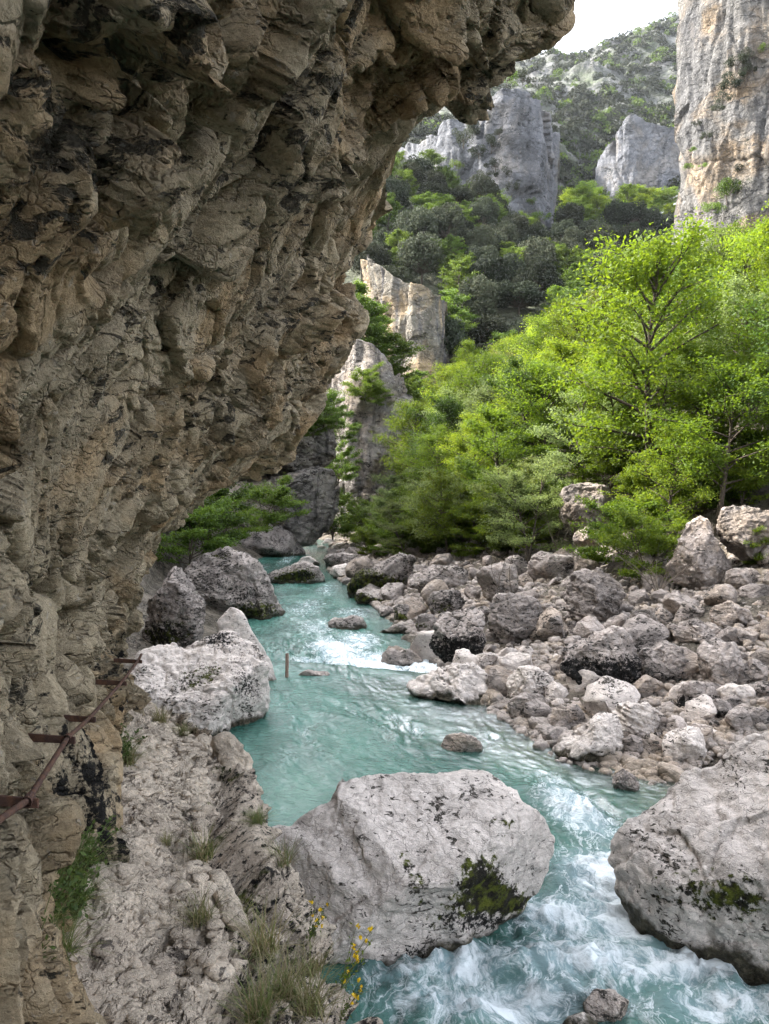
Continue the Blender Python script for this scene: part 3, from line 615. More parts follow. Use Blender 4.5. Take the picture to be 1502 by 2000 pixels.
# rocks along the right bank: photo box (x0,y0,x1,y1), material, label, black foot, moss, strata
BK = [
 ((670, 1080, 812, 1170), 'boulder', 'long slanted slab with bright moss foot at the river bend', 0.2, 0.9, .3),
 ((695, 1148, 757, 1184), 'boulder', 'mossy rounded rock below the long slanted slab', .4, 0.8, 0),
 ((740, 1182, 769, 1209), 'boulder', 'small dark rock at the water left of the jagged mossy one', .5, 0.2, 0),
 ((764, 1180, 813, 1217), 'boulder', 'jagged mossy rock at the water below the slab', .3, 0.75, .5),
 ((814, 1198, 858, 1241), 'boulder', 'rounded rock with green cap beside the dark cube boulder', .3, 0.5, 0),
 ((840, 1187, 947, 1304), 'boulder', 'dark cube shaped boulder standing at the water', .95, 0.35, 0),
 ((808, 1240, 848, 1290), 'boulder', 'leaning grey rock at the left foot of the dark cube boulder', .4, 0, 0),
 ((742, 1268, 822, 1304), 'scree', 'low tan rock in the foam beside the bank', .2, 0, 0),
 ((755, 1261, 790, 1285), 'scree', 'small tan hump behind the low tan rock in the foam', 0, 0, 0),
 ((795, 1296, 994, 1380), 'white', 'long pale ribbed boulder lying along the waterline', .35, 0, .8),
 ((953, 1160, 1057, 1264), 'boulder', 'tall pale boulder with spotted lower face above the dark cube', .45, .2, 0),
 ((1033, 1080, 1117, 1137), 'scree', 'smooth grey boulder under the trees in the middle of the bank', 0, 0, 0),
 ((935, 1103, 1012, 1182), 'scree', 'leaning flat faced boulder behind two bare saplings', .1, .1, 0),
 ((806, 1105, 917, 1161), 'boulder', 'jagged crumbly rock mass behind the moss covered rocks', .3, .35, .6),
 ((836, 1152, 907, 1206), 'boulder', 'slanting ribbed mossy rock below the crumbly mass', .4, .5, .6),
 ((988, 1308, 1082, 1380), 'white', 'egg shaped pale boulder right of the long ribbed boulder', .1, 0, .2),
 ((975, 1272, 1039, 1336), 'white', 'knobbly pale boulder behind the egg shaped one', .15, 0, 0),
 ((920, 1274, 977, 1314), 'white', 'small whitish rock at the right foot of the dark cube', 0, 0, 0),
 ((995, 1357, 1077, 1416), 'scree', 'rough tan boulder with its foot in the shallows', .1, 0, 0),
 ((1303, 1007, 1428, 1156), 'scree', 'tall pyramid shaped boulder with overhanging base', 0, 0, .15),
 ((1398, 985, 1530, 1088), 'scree', 'broad grey boulder partly hidden behind the pyramid boulder', 0, 0, .2),
 ((1108, 1114, 1217, 1228), 'scree', 'layered leaning boulder left of the bare shrub', .05, 0, .9),
 ((1112, 1070, 1168, 1122), 'scree', 'rough peaked boulder beneath the leaves left of the bare shrub', .1, .1, .2),
 ((1098, 1221, 1250, 1354), 'boulder', 'big boulder with black lower half in the middle of the scree', 1.0, 0, 0),
 ((1182, 1294, 1254, 1350), 'boulder', 'black rock tucked under the big half black boulder', 1.0, 0, 0),
 ((1242, 1260, 1349, 1338), 'boulder', 'dome shaped boulder with black foot right of the half black one', .6, 0, 0),
 ((1360, 1250, 1450, 1353), 'scree', 'tall leaning boulder with blunt foot on the right scree', .1, 0, .2),
 ((1298, 1211, 1409, 1270), 'scree', 'flat layered slab perched on smaller stones', .05, 0, 1.0),
 ((1294, 1155, 1367, 1214), 'scree', 'triangular boulder below the grass in front of the pyramid', 0, 0, 0),
 ((1390, 1176, 1468, 1232), 'scree', 'flat topped boulder on the right scree above the slab', 0, 0, .3),
 ((1226, 1190, 1292, 1238), 'scree', 'low pale boulder left of the triangular one', 0, 0, 0),
 ((1414, 1110, 1484, 1156), 'scree', 'slanted pale boulder right of the pyramid boulder foot', 0, 0, .2),
 ((1447, 1140, 1515, 1180), 'scree', 'wide pale rock at the right edge below the slanted one', 0, 0, 0),
 ((1426, 1291, 1515, 1346), 'scree', 'broad rough boulder at the right edge of the scree', .25, 0, 0),
 ((1400, 1338, 1474, 1385), 'white', 'smooth grey boulder lying low near the right edge', .1, 0, .3),
 ((1423, 1226, 1490, 1264), 'scree', 'wedge shaped brown rock near the right edge', 0, 0, 0),
 ((1236, 1226, 1277, 1272), 'scree', 'thin upright ribbed stone left of the flat slab', 0, 0, .9),
 ((1086, 1386, 1226, 1498), 'white', 'smooth whitish boulder with sharp top edge at the shallows', .1, 0, .1),
 ((1198, 1373, 1292, 1447), 'white', 'whitish boulder with deep wavy grooves', .1, 0, 1.2),
 ((1212, 1437, 1259, 1486), 'scree', 'tan block below the grooved whitish boulder', .1, 0, .2),
 ((1294, 1416, 1375, 1500), 'white', 'angular white boulder beside the huge pitted boulder', .05, 0, 0),
 ((1078, 1376, 1128, 1430), 'scree', 'pinkish upright rock behind the smooth whitish boulder', 0, 0, .2),
 ((1283, 1486, 1329, 1510), 'scree', 'small flat wet stone at the edge of the shallows', .2, 0, 0),
 ((1196, 1503, 1247, 1550), 'scree', 'small pointed rock alone in the shallows', .1, 0, .1),
 ((1323, 1333, 1414, 1388), 'boulder', 'low rock blackened with lichen among the white cobbles', .95, .1, 0),
 ((1383, 1365, 1434, 1410), 'boulder', 'black crusted rock left of the low black bank at the right edge', .9, 0, 0),
 ((1414, 1381, 1515, 1436), 'boulder', 'black spotted rock above the huge pitted boulder at the right edge', .7, 0, .3),
 ((1063, 1333, 1114, 1380), 'white', 'pale rock squeezed between the egg shaped boulder and the half black one', .1, 0, .1),
 ((1088, 942, 1218, 1046), 'scree', 'big pale boulder half hidden under the trees behind the bank', 0, 0, .2),
 ((1120, 1030, 1180, 1074), 'scree', 'grey rock under the leaves below the half hidden boulder', 0, 0, 0),
 ((636, 1080, 702, 1114), 'boulder', 'rough grey rock at the far bend of the river', .2, .2, .3),
 ((643, 1104, 707, 1132), 'white', 'low white rock at the water below the far grey rock', .05, 0, .1),
]
for i, (bx, mt, lab, blk_, ms, stt) in enumerate(BK):
    x0, y0, x1, y1 = bx; rr = np.random.default_rng(500 + i); n = 11; cx, cy, hw, hh = (x0 + x1) / 2, (y0 + y1) / 2, (x1 - x0) / 2, (y1 - y0) / 2
    th = np.sort(np.linspace(0, 2 * np.pi, n, endpoint=False) + rr.uniform(-.2, .2, n)); k = rr.uniform(.92, 1.12, n)
    ce, se = np.cos(th), np.sin(th); e = 0.75
    pts = np.stack([cx + hw * np.sign(ce) * np.abs(ce) ** e * k, cy - hh * np.sign(se) * np.abs(se) ** e * k - 0 * hh], 1)
    if lab.startswith('tall pyramid'): pts = [(1303, 1105), (1325, 1060), (1348, 1018), (1365, 1007), (1382, 1015), (1395, 1050), (1420, 1090), (1428, 1110), (1415, 1150), (1385, 1158), (1340, 1150), (1312, 1135)]
    if lab.startswith('long slanted'): pts = [(668, 1150), (690, 1128), (740, 1100), (780, 1082), (812, 1088), (815, 1110), (800, 1145), (740, 1160), (700, 1180), (672, 1172)]
    if lab.startswith('long pale'): pts = [(797, 1340), (830, 1315), (880, 1300), (930, 1300), (975, 1330), (994, 1360), (985, 1392), (940, 1400), (860, 1390), (810, 1365)]
    if lab.startswith('smooth whitish'): pts = [(1088, 1468), (1098, 1440), (1140, 1410), (1185, 1388), (1205, 1395), (1222, 1450), (1224, 1485), (1190, 1515), (1120, 1512), (1092, 1490)]
    if lab.startswith('dark cube'): pts = [(842, 1280), (845, 1225), (880, 1200), (925, 1188), (942, 1200), (947, 1260), (940, 1295), (910, 1318), (860, 1320)]
    pts = np.array(pts)
    q = hit(cx, y1 - 2)
    lv = float(level(q[0], q[1])); ww = (x1 - x0) * q[1] / FPX
    Yc = q[1] + (-.4 if 'broad grey' in lab else -0.12 if ('half hidden' in lab or 'leaves below' in lab) else 0.25) * ww
    sub = 6 if (x1 - x0) > 90 else 5
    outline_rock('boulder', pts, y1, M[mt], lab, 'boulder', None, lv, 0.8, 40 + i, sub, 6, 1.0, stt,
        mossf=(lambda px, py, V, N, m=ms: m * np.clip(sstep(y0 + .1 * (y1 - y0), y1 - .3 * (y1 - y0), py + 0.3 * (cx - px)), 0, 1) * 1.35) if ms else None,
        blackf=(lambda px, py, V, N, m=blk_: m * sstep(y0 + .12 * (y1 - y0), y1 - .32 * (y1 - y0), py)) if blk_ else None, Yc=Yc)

# scree: copies of a dozen broken stones
def stone_mesh(seed, sub=4):
    r_ = np.random.default_rng(seed); S, F = ico(sub)
    Q = S * np.array([1.0, r_.uniform(.6, .95), r_.uniform(.5, .85)])
    for _ in range(11):
        n = r_.normal(size=3); n /= np.linalg.norm(n); dd = r_.uniform(.38, .7); Q = Q - n[None] * (np.maximum(0, Q @ n - dd) * .95)[:, None]
    N = vnormals(Q, F); N *= np.sign((N * Q).sum(1).mean()); p = Q + seed * 3.1
    b, e = blocks(p * 2.6, seed, .6)
    Q = Q + N * (.05 * b + .06 * fbm(p * 1.5, 3, seed) + .035 * fbm(p * 5, 3, seed + 3, ridged=True))[:, None]
    Q /= np.abs(Q[:, 0]).max()
    return Q, F
PROTO = []
for k in range(14):
    Q, F = stone_mesh(900 + k)
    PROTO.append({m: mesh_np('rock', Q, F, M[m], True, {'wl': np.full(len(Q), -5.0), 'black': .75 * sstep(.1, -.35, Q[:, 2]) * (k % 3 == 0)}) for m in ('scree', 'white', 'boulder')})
boxes = np.array([b[0] for b in BK])
GRP = 'loose rocks heaped on the right bank'
LBL = {'scree': ['brownish angular rock lying in the scree on the right bank', 'fist to head sized grey stone wedged among the scree boulders'],
       'white': ['pale washed rock among the stones near the right waterline', 'small white stone among the cobbles near the right waterline'],
       'boulder': ['lichen darkened rock lying in the scree on the right bank', 'small dark lichened stone among the scree boulders']}
placed = []; tries = 0
while len(placed) < 245 and tries < 60000:
    tries += 1
    px = random.uniform(640, 1530); py = random.uniform(1060, 1520)
    top = np.interp(px, [640, 800, 1000, 1200, 1400, 1530], [1085, 1062, 1070, 1085, 1075, 1060])
    bot = np.interp(px, [640, 700, 780, 850, 1000, 1090, 1280, 1330, 1400, 1530], [1110, 1160, 1215, 1300, 1400, 1470, 1515, 1490, 1450, 1410])
    if py < top or py > bot: continue
    q = hit(px, py)
    if q[1] > 75: continue
    spx = random.choice([52, 60, 70, 82, 95]) if len(placed) < 95 else random.choice([24, 28, 32, 36, 40]) if len(placed) < 190 else random.choice([18, 20, 24])
    spx *= np.interp(py, [1060, 1200, 1450], [.6, .85, 1.05])
    ok = all((px - a) ** 2 + ((py - b) * 1.4) ** 2 > (0.42 * (spx + s)) ** 2 for a, b, s in placed)
    if not ok: continue
    placed.append((px, py, spx)); r = spx / 2 * q[1] / FPX
    low = q[2] < 0.75
    mt = random.choice(['white', 'white', 'scree', 'boulder'] if low and py > 1280 else ['scree', 'scree', 'scree', 'boulder'])
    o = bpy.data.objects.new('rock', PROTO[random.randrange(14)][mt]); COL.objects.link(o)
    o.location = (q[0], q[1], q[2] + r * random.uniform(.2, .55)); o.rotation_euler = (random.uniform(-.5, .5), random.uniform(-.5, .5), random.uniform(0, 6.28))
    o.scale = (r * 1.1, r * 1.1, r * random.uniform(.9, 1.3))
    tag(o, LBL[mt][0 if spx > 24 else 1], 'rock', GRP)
# pebbles and cobbles between them: countless
acc = Acc(); smalls = [stone_mesh(950 + k, 2) for k in range(8)]; tinies = [stone_mesh(960 + k, 1) for k in range(8)]
for _ in range(17000):
    px = random.uniform(640, 1560); bot = np.interp(px, [640, 700, 780, 850, 1000, 1090, 1280, 1330, 1400, 1530], [1115, 1165, 1220, 1310, 1420, 1490, 1540, 1520, 1480, 1430])
    py = random.uniform(1055, bot); q = hit(px, py)
    if q[1] > 80: continue
    u_ = random.random(); s = (5 + 17 * u_ ** 2.2) * np.interp(py, [1060, 1200, 1450], [.5, .8, 1.1]) / 2 * q[1] / FPX
    Q, F = (smalls if u_ > .6 else tinies)[random.randrange(8)]; a_ = random.uniform(0, 6.28); ca, sa = math.cos(a_), math.sin(a_)
    V = Q * s * 1.25; V = np.stack([V[:, 0] * ca - V[:, 1] * sa, V[:, 0] * sa + V[:, 1] * ca, V[:, 2]], 1)
    acc.add(V + np.array([q[0], q[1], q[2] + s * .25]), F)
M['gravel'] = rock_mat('cobbles', (0.37, 0.325, 0.295), (0.25, 0.22, 0.195), (0.08, 0.07, 0.06), .4, 1.6, .8, rand=0, warm=(.38, .29, .19), warm_amt=.4)
tag(obj('gravel', acc.mesh('gravel', M['gravel'])), 'small cobbles and gravel filling the gaps of the scree', 'gravel', kind='stuff')
# stones on the river bed, seen through the shallows
acc = Acc()
for _ in range(1400):
    y_ = random.uniform(8, 19); x_ = np.interp(y_, YR, XR) - abs(random.gauss(0, 1.5)) + .3; s = random.uniform(.05, .2)
    Q, F = smalls[random.randrange(8)]; acc.add(Q * s * 1.3 + np.array([x_, y_, Hp(x_, y_) + s * .1]), F)
tag(obj('riverbed_gravel', acc.mesh('riverbed_gravel', M['gravel'])), 'tan stones on the river bed seen through the shallow water', 'gravel', kind='stuff')

#PART2
# ------------------------------------------------------------------ plants: one of each kind
def leaf_quads(C, size, nrm_bias, r_, aspect=0.5):
    """small diamond leaves at the points C; nrm_bias (n,3) leans their normals"""
    n = len(C); nr = r_.normal(size=(n, 3)) * 0.75 + nrm_bias; nr /= np.linalg.norm(nr, axis=1)[:, None] + 1e-9
    a = np.cross(nr, r_.normal(size=(n, 3))); a /= np.linalg.norm(a, axis=1)[:, None] + 1e-9; b = np.cross(nr, a)
    s = size * r_.uniform(.65, 1.3, n)[:, None]
    V = np.stack([C - a * s, C + b * s * aspect, C + a * s, C - b * s * aspect], 1).reshape(-1, 3)
    return V, np.arange(n * 4).reshape(n, 4)
def broadleaf(seed, Ht, cr, nprim, per, leaf, lmat, first=0.25, lean=0.1, stems=1, flat=0.4):
    r_ = np.random.default_rng(seed); wood = Acc(); C = []
    for s_ in range(stems):
        az0 = r_.uniform(0, 6.28); ln = (lean if stems == 1 else 0.32) * Ht
        tt = np.linspace(0, 1, 8); hh = Ht * (1 if s_ == 0 else r_.uniform(.7, .95))
        tr = np.stack([ln * tt ** 1.4 * math.cos(az0) + .03 * Ht * np.sin(5 * tt + seed) * tt, ln * tt ** 1.4 * math.sin(az0) + .03 * Ht * np.cos(4 * tt + seed) * tt, hh * .92 * tt], 1)
        wood.add(*tube(tr, .018 * Ht * (1 - .85 * tt) / (stems ** .4) + .004 * Ht * (tt < .05), 7))
        for i in range(nprim // stems):
            f = first + (0.97 - first) * (i + r_.uniform(0, .9)) / (nprim // stems)
            p0 = np.array([np.interp(f, tt, tr[:, k]) for k in range(3)])
            env = (np.sin(np.pi * np.clip((f - first) / (1.08 - first) * .8 + .22, 0, 1))) ** .8
            L = cr * env * r_.uniform(.65, 1.15); az = i * 2.4 + r_.uniform(-.5, .5) + s_; el = R(r_.uniform(5, 30) + 45 * f * f)
            q = np.linspace(0, 1, 6); dirv = np.array([math.cos(az) * math.cos(el), math.sin(az) * math.cos(el), math.sin(el)])
            br = p0 + L * q[:, None] * dirv + np.stack([0 * q, 0 * q, -.10 * L * q ** 2], 1) + .05 * L * np.stack([np.sin(3 * q + i), np.cos(4 * q + i), 0 * q], 1) * q[:, None]
            wood.add(*tube(br, .0075 * Ht * (1 - f * .55) * (1 - .85 * q) + .0012 * Ht, 5))
            for j in range(r_.integers(4, 7)):
                g = r_.uniform(.3, 1); b0 = np.array([np.interp(g, q, br[:, k]) for k in range(3)])
                a2 = az + r_.choice([-1, 1]) * r_.uniform(.4, 1.2); e2 = el * .5 + r_.uniform(-.2, .35); l2 = L * r_.uniform(.22, .45)
                d2 = np.array([math.cos(a2) * math.cos(e2), math.sin(a2) * math.cos(e2), math.sin(e2)])
                tw = b0 + l2 * np.linspace(0, 1, 4)[:, None] * d2
                wood.add(*tube(tw, [.0022 * Ht, .0018 * Ht, .0012 * Ht, .0006 * Ht], 3))
                m = int(per * r_.uniform(.6, 1.4)); u = r_.uniform(.1, 1.15, m)
                C.append(b0 + u[:, None] * l2 * d2 + r_.normal(size=(m, 3)) * np.array([1, 1, flat]) * (.055 * cr + .10 * l2))
    C = np.vstack(C); V, F = leaf_quads(C, leaf, np.array([[0, 0, .9]]), r_)
    return wood.mesh('trunk', M['bark']), mesh_np('crown', V, F, lmat, False)
def evergreen(seed, Ht, cr, clumps, per, leaf, lmat):
    r_ = np.random.default_rng(seed); wood = Acc(); tt = np.linspace(0, 1, 5)
    wood.add(*tube(np.stack([.2 * np.sin(3 * tt), .1 * tt, Ht * .7 * tt], 1), .03 * Ht * (1 - .7 * tt), 6))
    V_, F_ = Acc(), None
    for i in range(clumps):
        d = r_.normal(size=3); d[2] = abs(d[2]) * .9 + r_.uniform(-.45, .15); d /= np.linalg.norm(d)
        c = np.array([0, 0, Ht * .52]) + d * np.array([cr, cr, Ht * .42]) * r_.uniform(.5, .95); rc = cr * r_.uniform(.22, .4)
        wood.add(*tube(np.array([[.1, 0, Ht * .35], (c + [0, 0, Ht * .3]) / 2, c]), [.012 * Ht, .008 * Ht, .003 * Ht], 4))
        n = r_.normal(size=(per, 3)); n[:, 2] += .25; n /= np.linalg.norm(n, axis=1)[:, None]
        V, F = leaf_quads(c + n * rc * r_.uniform(.7, 1.08, per)[:, None] * np.array([1, 1, .85]), leaf, n * 1.1, r_, .7); V_.add(V, F)
    return wood.mesh('trunk', M['bark']), V_.mesh('crown', lmat, False)
def plant(name, meshes):
    e = bpy.data.objects.new(name, None)
    for nm, me in zip(('trunk', 'crown'), meshes):
        c = bpy.data.objects.new(nm, me); c.parent = e
    return e, meshes
def put(name, meshes, loc, s, rz, label, cat='tree', group=None, sz=None):
    e = empty(name, loc, rz); e.scale = (s, s, sz or s)
    for nm, me in zip(('trunk', 'crown'), meshes):
        c = bpy.data.objects.new(nm, me); COL.objects.link(c); c.parent = e
    return tag(e, label, cat, group)

NEAR = [broadleaf(20 + k, 6.0, 2.3, 28, 115, .055, M['leaf'], .2 + .05 * k, .12, 1, .7) for k in range(4)]
DUSTY = [broadleaf(30 + k, 5.0, 2.3, 26, 105, .052, M['leaf_dusty'], .12, .15, 2, .4) for k in range(3)]
BIG = [broadleaf(40 + k, 9.0, 3.2, 38, 125, .072, M['leaf'], .22, .08, 1, .75) for k in range(3)]
def recolour(pair, m):
    c = pair[1].copy(); c.materials.clear(); c.materials.append(M[m]); return pair[0], c
M['leaf_olive'] = leaf_mat('olive_leaves', (0.075, 0.095, 0.025), (0.10, 0.12, 0.03), (0.13, 0.125, 0.04), 0.4)
M['leaf_deep'] = leaf_mat('deep_green_leaves', (0.04, 0.082, 0.016), (0.055, 0.105, 0.02), (0.07, 0.115, 0.024), 0.4)
BIGV = BIG * 3 + [recolour(BIG[0], 'leaf_olive'), recolour(BIG[1], 'leaf_deep'), recolour(BIG[2], 'leaf_dusty'), recolour(BIG[0], 'leaf_deep')]
NEARV = NEAR * 2 + [recolour(NEAR[0], 'leaf_olive'), recolour(NEAR[2], 'leaf_deep'), recolour(NEAR[3], 'leaf_dusty')]
BUSH = [broadleaf(50 + k, 2.4, 1.5, 24, 110, .045, M['leaf'], .05, .2, 4) for k in range(2)]
BUSHD = [broadleaf(55 + k, 2.4, 1.6, 24, 120, .05, M['leaf_mid'], .05, .2, 4) for k in range(2)]
OAK = [evergreen(60 + k, 9.0, 4.4, 44, 190, .2, M['leaf_dark']) for k in range(4)]
TANGLE = [evergreen(90 + k, 5.0, 4.0, 13, 130, .17, M['leaf_dark' if k < 2 else 'leaf_mid']) for k in range(3)]
FARB = [broadleaf(70 + k, 10.0, 4.2, 28, 60, .19, M['leaf_mid'], .18, .06) for k in range(3)]
FARL = [broadleaf(80 + k, 10.0, 4.4, 28, 60, .2, M['leaf'], .18, .06) for k in range(2)]

# the wood on the right slope
spots = []; tries = 0
while len(spots) < 210 and tries < 30000:
    tries += 1
    y = 19 + 76 * random.random() ** 1.15; x = random.uniform(-5, 44)
    xr = np.interp(y, YR, XR); d = x - xr; ws = np.interp(y, [15, 26, 45, 60], [9.5, 9, 4.5, 3])
    if d < ws * random.uniform(.72, 1.0): continue
    px = CX + FPX * x / y
    if px < 640 or px > 1640: continue
    zz_ = Hp(x, y); py = 940 - FPX * (zz_ - 5) / y
    if (px > 1240 and py > 1075) or (1040 < px < 1260 and py > 985) or (px > 1350 and py > 985): continue
    if px < 715 + 3.3 * max(0, y - 36): continue
    sp = 1.7 + .022 * y
    if any((x - a) ** 2 + (y - b) ** 2 < sp * sp for a, b, *_ in spots): continue
    spots.append((x, y, zz_, d - ws))
for x, y, zz_, dd in spots:
    rz = random.uniform(0, 6.28)
    if dd < 2.0 and y < 60:
        if random.random() < .6: put('broadleaf_tree', random.choice(DUSTY), (x, y, zz_ - .1), random.uniform(.6, 1.0), rz, 'slender grey green tree with layered sprays on the wood edge above the scree', 'tree', 'trees along the lower edge of the wood')
        else: put('broadleaf_tree', random.choice(NEARV), (x, y, zz_ - .1), random.uniform(.65, .95), rz, 'green young tree with dark thin trunk on the wood edge above the scree', 'tree', 'trees along the lower edge of the wood')
    elif y < 44:
        put('broadleaf_tree', random.choice(NEARV + BIG[:1] + DUSTY[:1]), (x, y, zz_ - .1), random.uniform(.9, 1.25), rz, 'leafy green tree crowded among others on the middle of the right slope', 'tree', 'trees in the wood on the right slope')
    else:
        put('broadleaf_tree', random.choice(BIGV), (x, y, zz_ - .1), random.uniform(.6, 1.05), rz, 'tall green sunlit tree in the upper wood on the right slope', 'tree', 'sunlit trees in the upper wood')
nb = 0; used_b = []
for _ in range(4000):
    if nb >= 55: break
    y = random.uniform(19, 52); x = random.uniform(-4, 18); d = x - np.interp(y, YR, XR) - np.interp(y, [15, 26, 45, 60], [9.5, 9, 4.5, 3]); px = CX + FPX * x / y
    if not (-1.6 < d < 5) or px < 690 or px > 1540: continue
    if any((x - a) ** 2 + (y - b) ** 2 < 1.3 for a, b in used_b): continue
    z_ = Hp(x, y); py = 940 - FPX * (z_ - 5) / y
    if (px > 1270 and py > 1000) or (1050 < px < 1250 and py > 975) or py > 1090: continue
    used_b.append((x, y)); nb += 1
    put('bush', random.choice(BUSH + BUSH + BUSHD[:1]), (x, y, z_ - .1), random.uniform(.6, 1.25), random.uniform(0, 6), 'leafy undergrowth bush among the trunks at the lower edge of the wood', 'bush', 'bushes at the lower edge of the wood')
# single trees one can pick out
def at_px(px, py, y): p = W(px, py, y); return (p[0], p[1], Hp(p[0], p[1]))
q = hit(1358, 1015, 20); put('broadleaf_tree', NEAR[1], (q[0], min(q[1], 27), Hp(q[0], min(q[1], 27)) - .1), 1.0, 1.0, 'tall forked green tree with bare dark lower trunk behind the pyramid boulder', 'tree')
for px, py, pr, s, lab in ((1000, 1085, DUSTY[0], .75, 'small leafy tree with two dark stems above the leaning flat faced boulder'), (865, 1085, DUSTY[2], .9, 'layered grey green tree standing alone at the front left of the wood'),
                           (1215, 1120, BUSH[0], 1.15, 'yellow green bush overhanging the layered leaning boulder'), (1265, 1140, BUSH[1], 1.0, 'straggly bush at the foot of the pyramid boulder'),
                           (715, 1065, BUSHD[0], 1.5, 'dark green bush at the waterline on the far right bank'), (780, 1075, DUSTY[1], .8, 'bushy grey green tree leaning over the long slanted slab'), (1485, 1100, BUSH[0], .5, 'small low shrub on the scree at the right edge')):
    q = hit(px, py, 12); put('bush' if pr in BUSH + BUSHD else 'broadleaf_tree', pr, (q[0], q[1], q[2] - .1), s, random.uniform(0, 6), lab, 'bush' if pr in BUSH + BUSHD else 'tree')

# left bank greenery
for px, py, y, s, pr, lab in ((400, 1075, 36, 1.45, BUSHD[0], 'big leafy bush hanging under the cliff edge on the left bank'), (440, 1065, 40, 1.2, BUSH[0], 'light green bush beside the big one on the left bank'),
                              (370, 1100, 33, 1.3, BUSHD[1], 'dark bush nearest the overhang on the left bank'), (520, 1035, 50, 1.4, BUSHD[1], 'thin olive bush at the foot of the undercut buttress'), (650, 1050, 66, 1.6, BUSHD[0], 'scrubby bush right of the buttress foot behind the gravel bar')):
    p = W(px, py, y); put('bush', pr, p - np.array([0, 0, .2]), s, random.uniform(0, 6), lab, 'bush')
for px, py, y, s, pr, nm, lab in ((632, 830, 58, 1.9, BUSHD[0], 'bush', 'dark green bush on top of the grey buttress block'), (612, 845, 57, 1.5, BUSHD[1], 'bush', 'ivy dark bush hanging at the left of the buttress block'), (668, 860, 66, 1.7, BUSHD[1], 'bush', 'pale green bush in the cleft right of the buttress'),
                                  (660, 940, 66, 2.2, BUSHD[0], 'bush', 'big drooping bush low in the cleft right of the buttress'), 
                                  (712, 775, 72, 2.0, BUSHD[0], 'bush', 'bush growing on a ledge of the shaded cliff'), (735, 785, 72, 1.3, BUSHD[1], 'bush', 'small bush beside the ledge bush on the shaded cliff'),
                                  (738, 705, 84, .42, FARB[0], 'tree', 'green tree on the crest of the shaded cliff'), (722, 690, 84, .4, FARB[1], 'tree', 'tree on the crest nearest the overhanging rock'), (700, 690, 82, .3, OAK[0], 'tree', 'dark evergreen at the left of the cliff crest'),
                                  (700, 700, 79, 0.80, FARB[0], 'tree', 'leafy tree on the crest right beside the overhang edge'), (722, 690, 79, .65, FARB[1], 'tree', 'full crowned tree in the middle of the crest of the shaded cliff'), (752, 742, 79, .60, FARB[2], 'tree', 'tree hanging over the right shoulder of the shaded cliff'), (765, 770, 80, 0.80, FARB[0], 'tree', 'tree below the crest right of the shaded cliff'), (690, 670, 82, 0.80, FARB[2], 'tree', 'tree behind the crest tree nearest the overhang'), (745, 665, 88, .4, FARB[0], 'tree', 'tree rising between the overhang and the cream cliff'), (795, 805, 86, .55, FARB[1], 'tree', 'tree in the gorge in front of the cream cliff'), (822, 800, 90, .6, FARB[2], 'tree', 'tall tree in the gorge right of the shaded cliff'), (785, 900, 84, .62, FARB[0], 'tree', 'dark green tree deep in the gorge right of the shaded cliff'),
                                  (775, 950, 80, 1.6, BUSHD[0], 'bush', 'bush deep in the gorge at the cliff foot'), (800, 990, 84, .5, OAK[2], 'tree', 'evergreen low in the gorge behind the wood')):
    p = W(px, py, y); put('bush' if nm == 'bush' else 'gorge_tree', pr, p - np.array([0, 0, .4]), s * (.62 if nm == 'bush' else .8), random.uniform(0, 6), lab, nm)

# ------------------------------------------------------------------ far slopes
def sheet(name, rows, mat, nu, nv, amp, fr, seed):
    """rows: lists of (px, py, Y) from the foot to the crest and over it"""
    Rw = np.array([[W(*p) for p in r] for r in rows]); k = np.linspace(0, 1, Rw.shape[1]); u = np.linspace(0, 1, nu); v = np.linspace(0, len(rows) - 1, nv)
    A = np.stack([interp_cr(k, Rw[i], u) for i in range(len(rows))]); B = np.stack([interp_cr(np.arange(len(rows)), A[:, j], v) for j in range(nu)])
    V = B.reshape(-1, 3); F = grid_faces(nu, nv); N = vnormals(V, F)
    if N[:, 2].mean() < 0: N = -N; F = F[:, ::-1]
    V = V + N * (amp * (fbm(V * fr, 5, seed) + .35 * fbm(V * fr * 3, 3, seed + 4, ridged=True)))[:, None]
    tag(obj(name, mesh_np(name, V, F, mat)), kind='structure')
    return V.reshape(nu, nv, 3), N.reshape(nu, nv, 3)
def proj(p): d = p - CAM; k = d @ FW; return CX + FPX * (d @ RT) / k, CY - FPX * (d @ UPV) / k
SA, _ = sheet('hill', [[(560, 1000, 95), (720, 960, 98), (900, 940, 100), (1100, 900, 108), (1420, 760, 130)],
                       [(560, 720, 108), (720, 700, 110), (900, 680, 115), (1100, 640, 125), (1420, 560, 160)],
                       [(560, 500, 150), (720, 480, 150), (900, 520, 150), (1100, 560, 160), (1420, 500, 210)],
                       [(560, 330, 190), (720, 300, 195), (900, 385, 200), (1100, 470, 205), (1420, 440, 270)],
                       [(560, 300, 230), (720, 330, 230), (900, 400, 235), (1100, 430, 250), (1420, 415, 330)]], M['hill'], 120, 120, 2.5, .06, 3)
SF, NF = sheet('mountain', [[(700, 480, 250), (860, 470, 265), (1080, 440, 300), (1200, 420, 310), (1330, 415, 320), (1480, 420, 330)],
                        [(700, 330, 320), (860, 330, 335), (1080, 330, 370), (1200, 350, 380), (1330, 340, 390), (1480, 330, 390)],
                        [(700, 250, 460), (860, 238, 472), (1080, 220, 500), (1200, 210, 520), (1330, 190, 540), (1480, 180, 540)],
                        [(700, 225, 620), (860, 190, 645), (1080, 130, 690), (1200, 102, 720), (1330, 66, 740), (1480, 40, 760)],
                        [(700, 240, 780), (860, 230, 800), (1080, 200, 850), (1200, 170, 900), (1330, 140, 900), (1480, 120, 920)]], M['farhill'], 200, 240, 13, .016, 8)
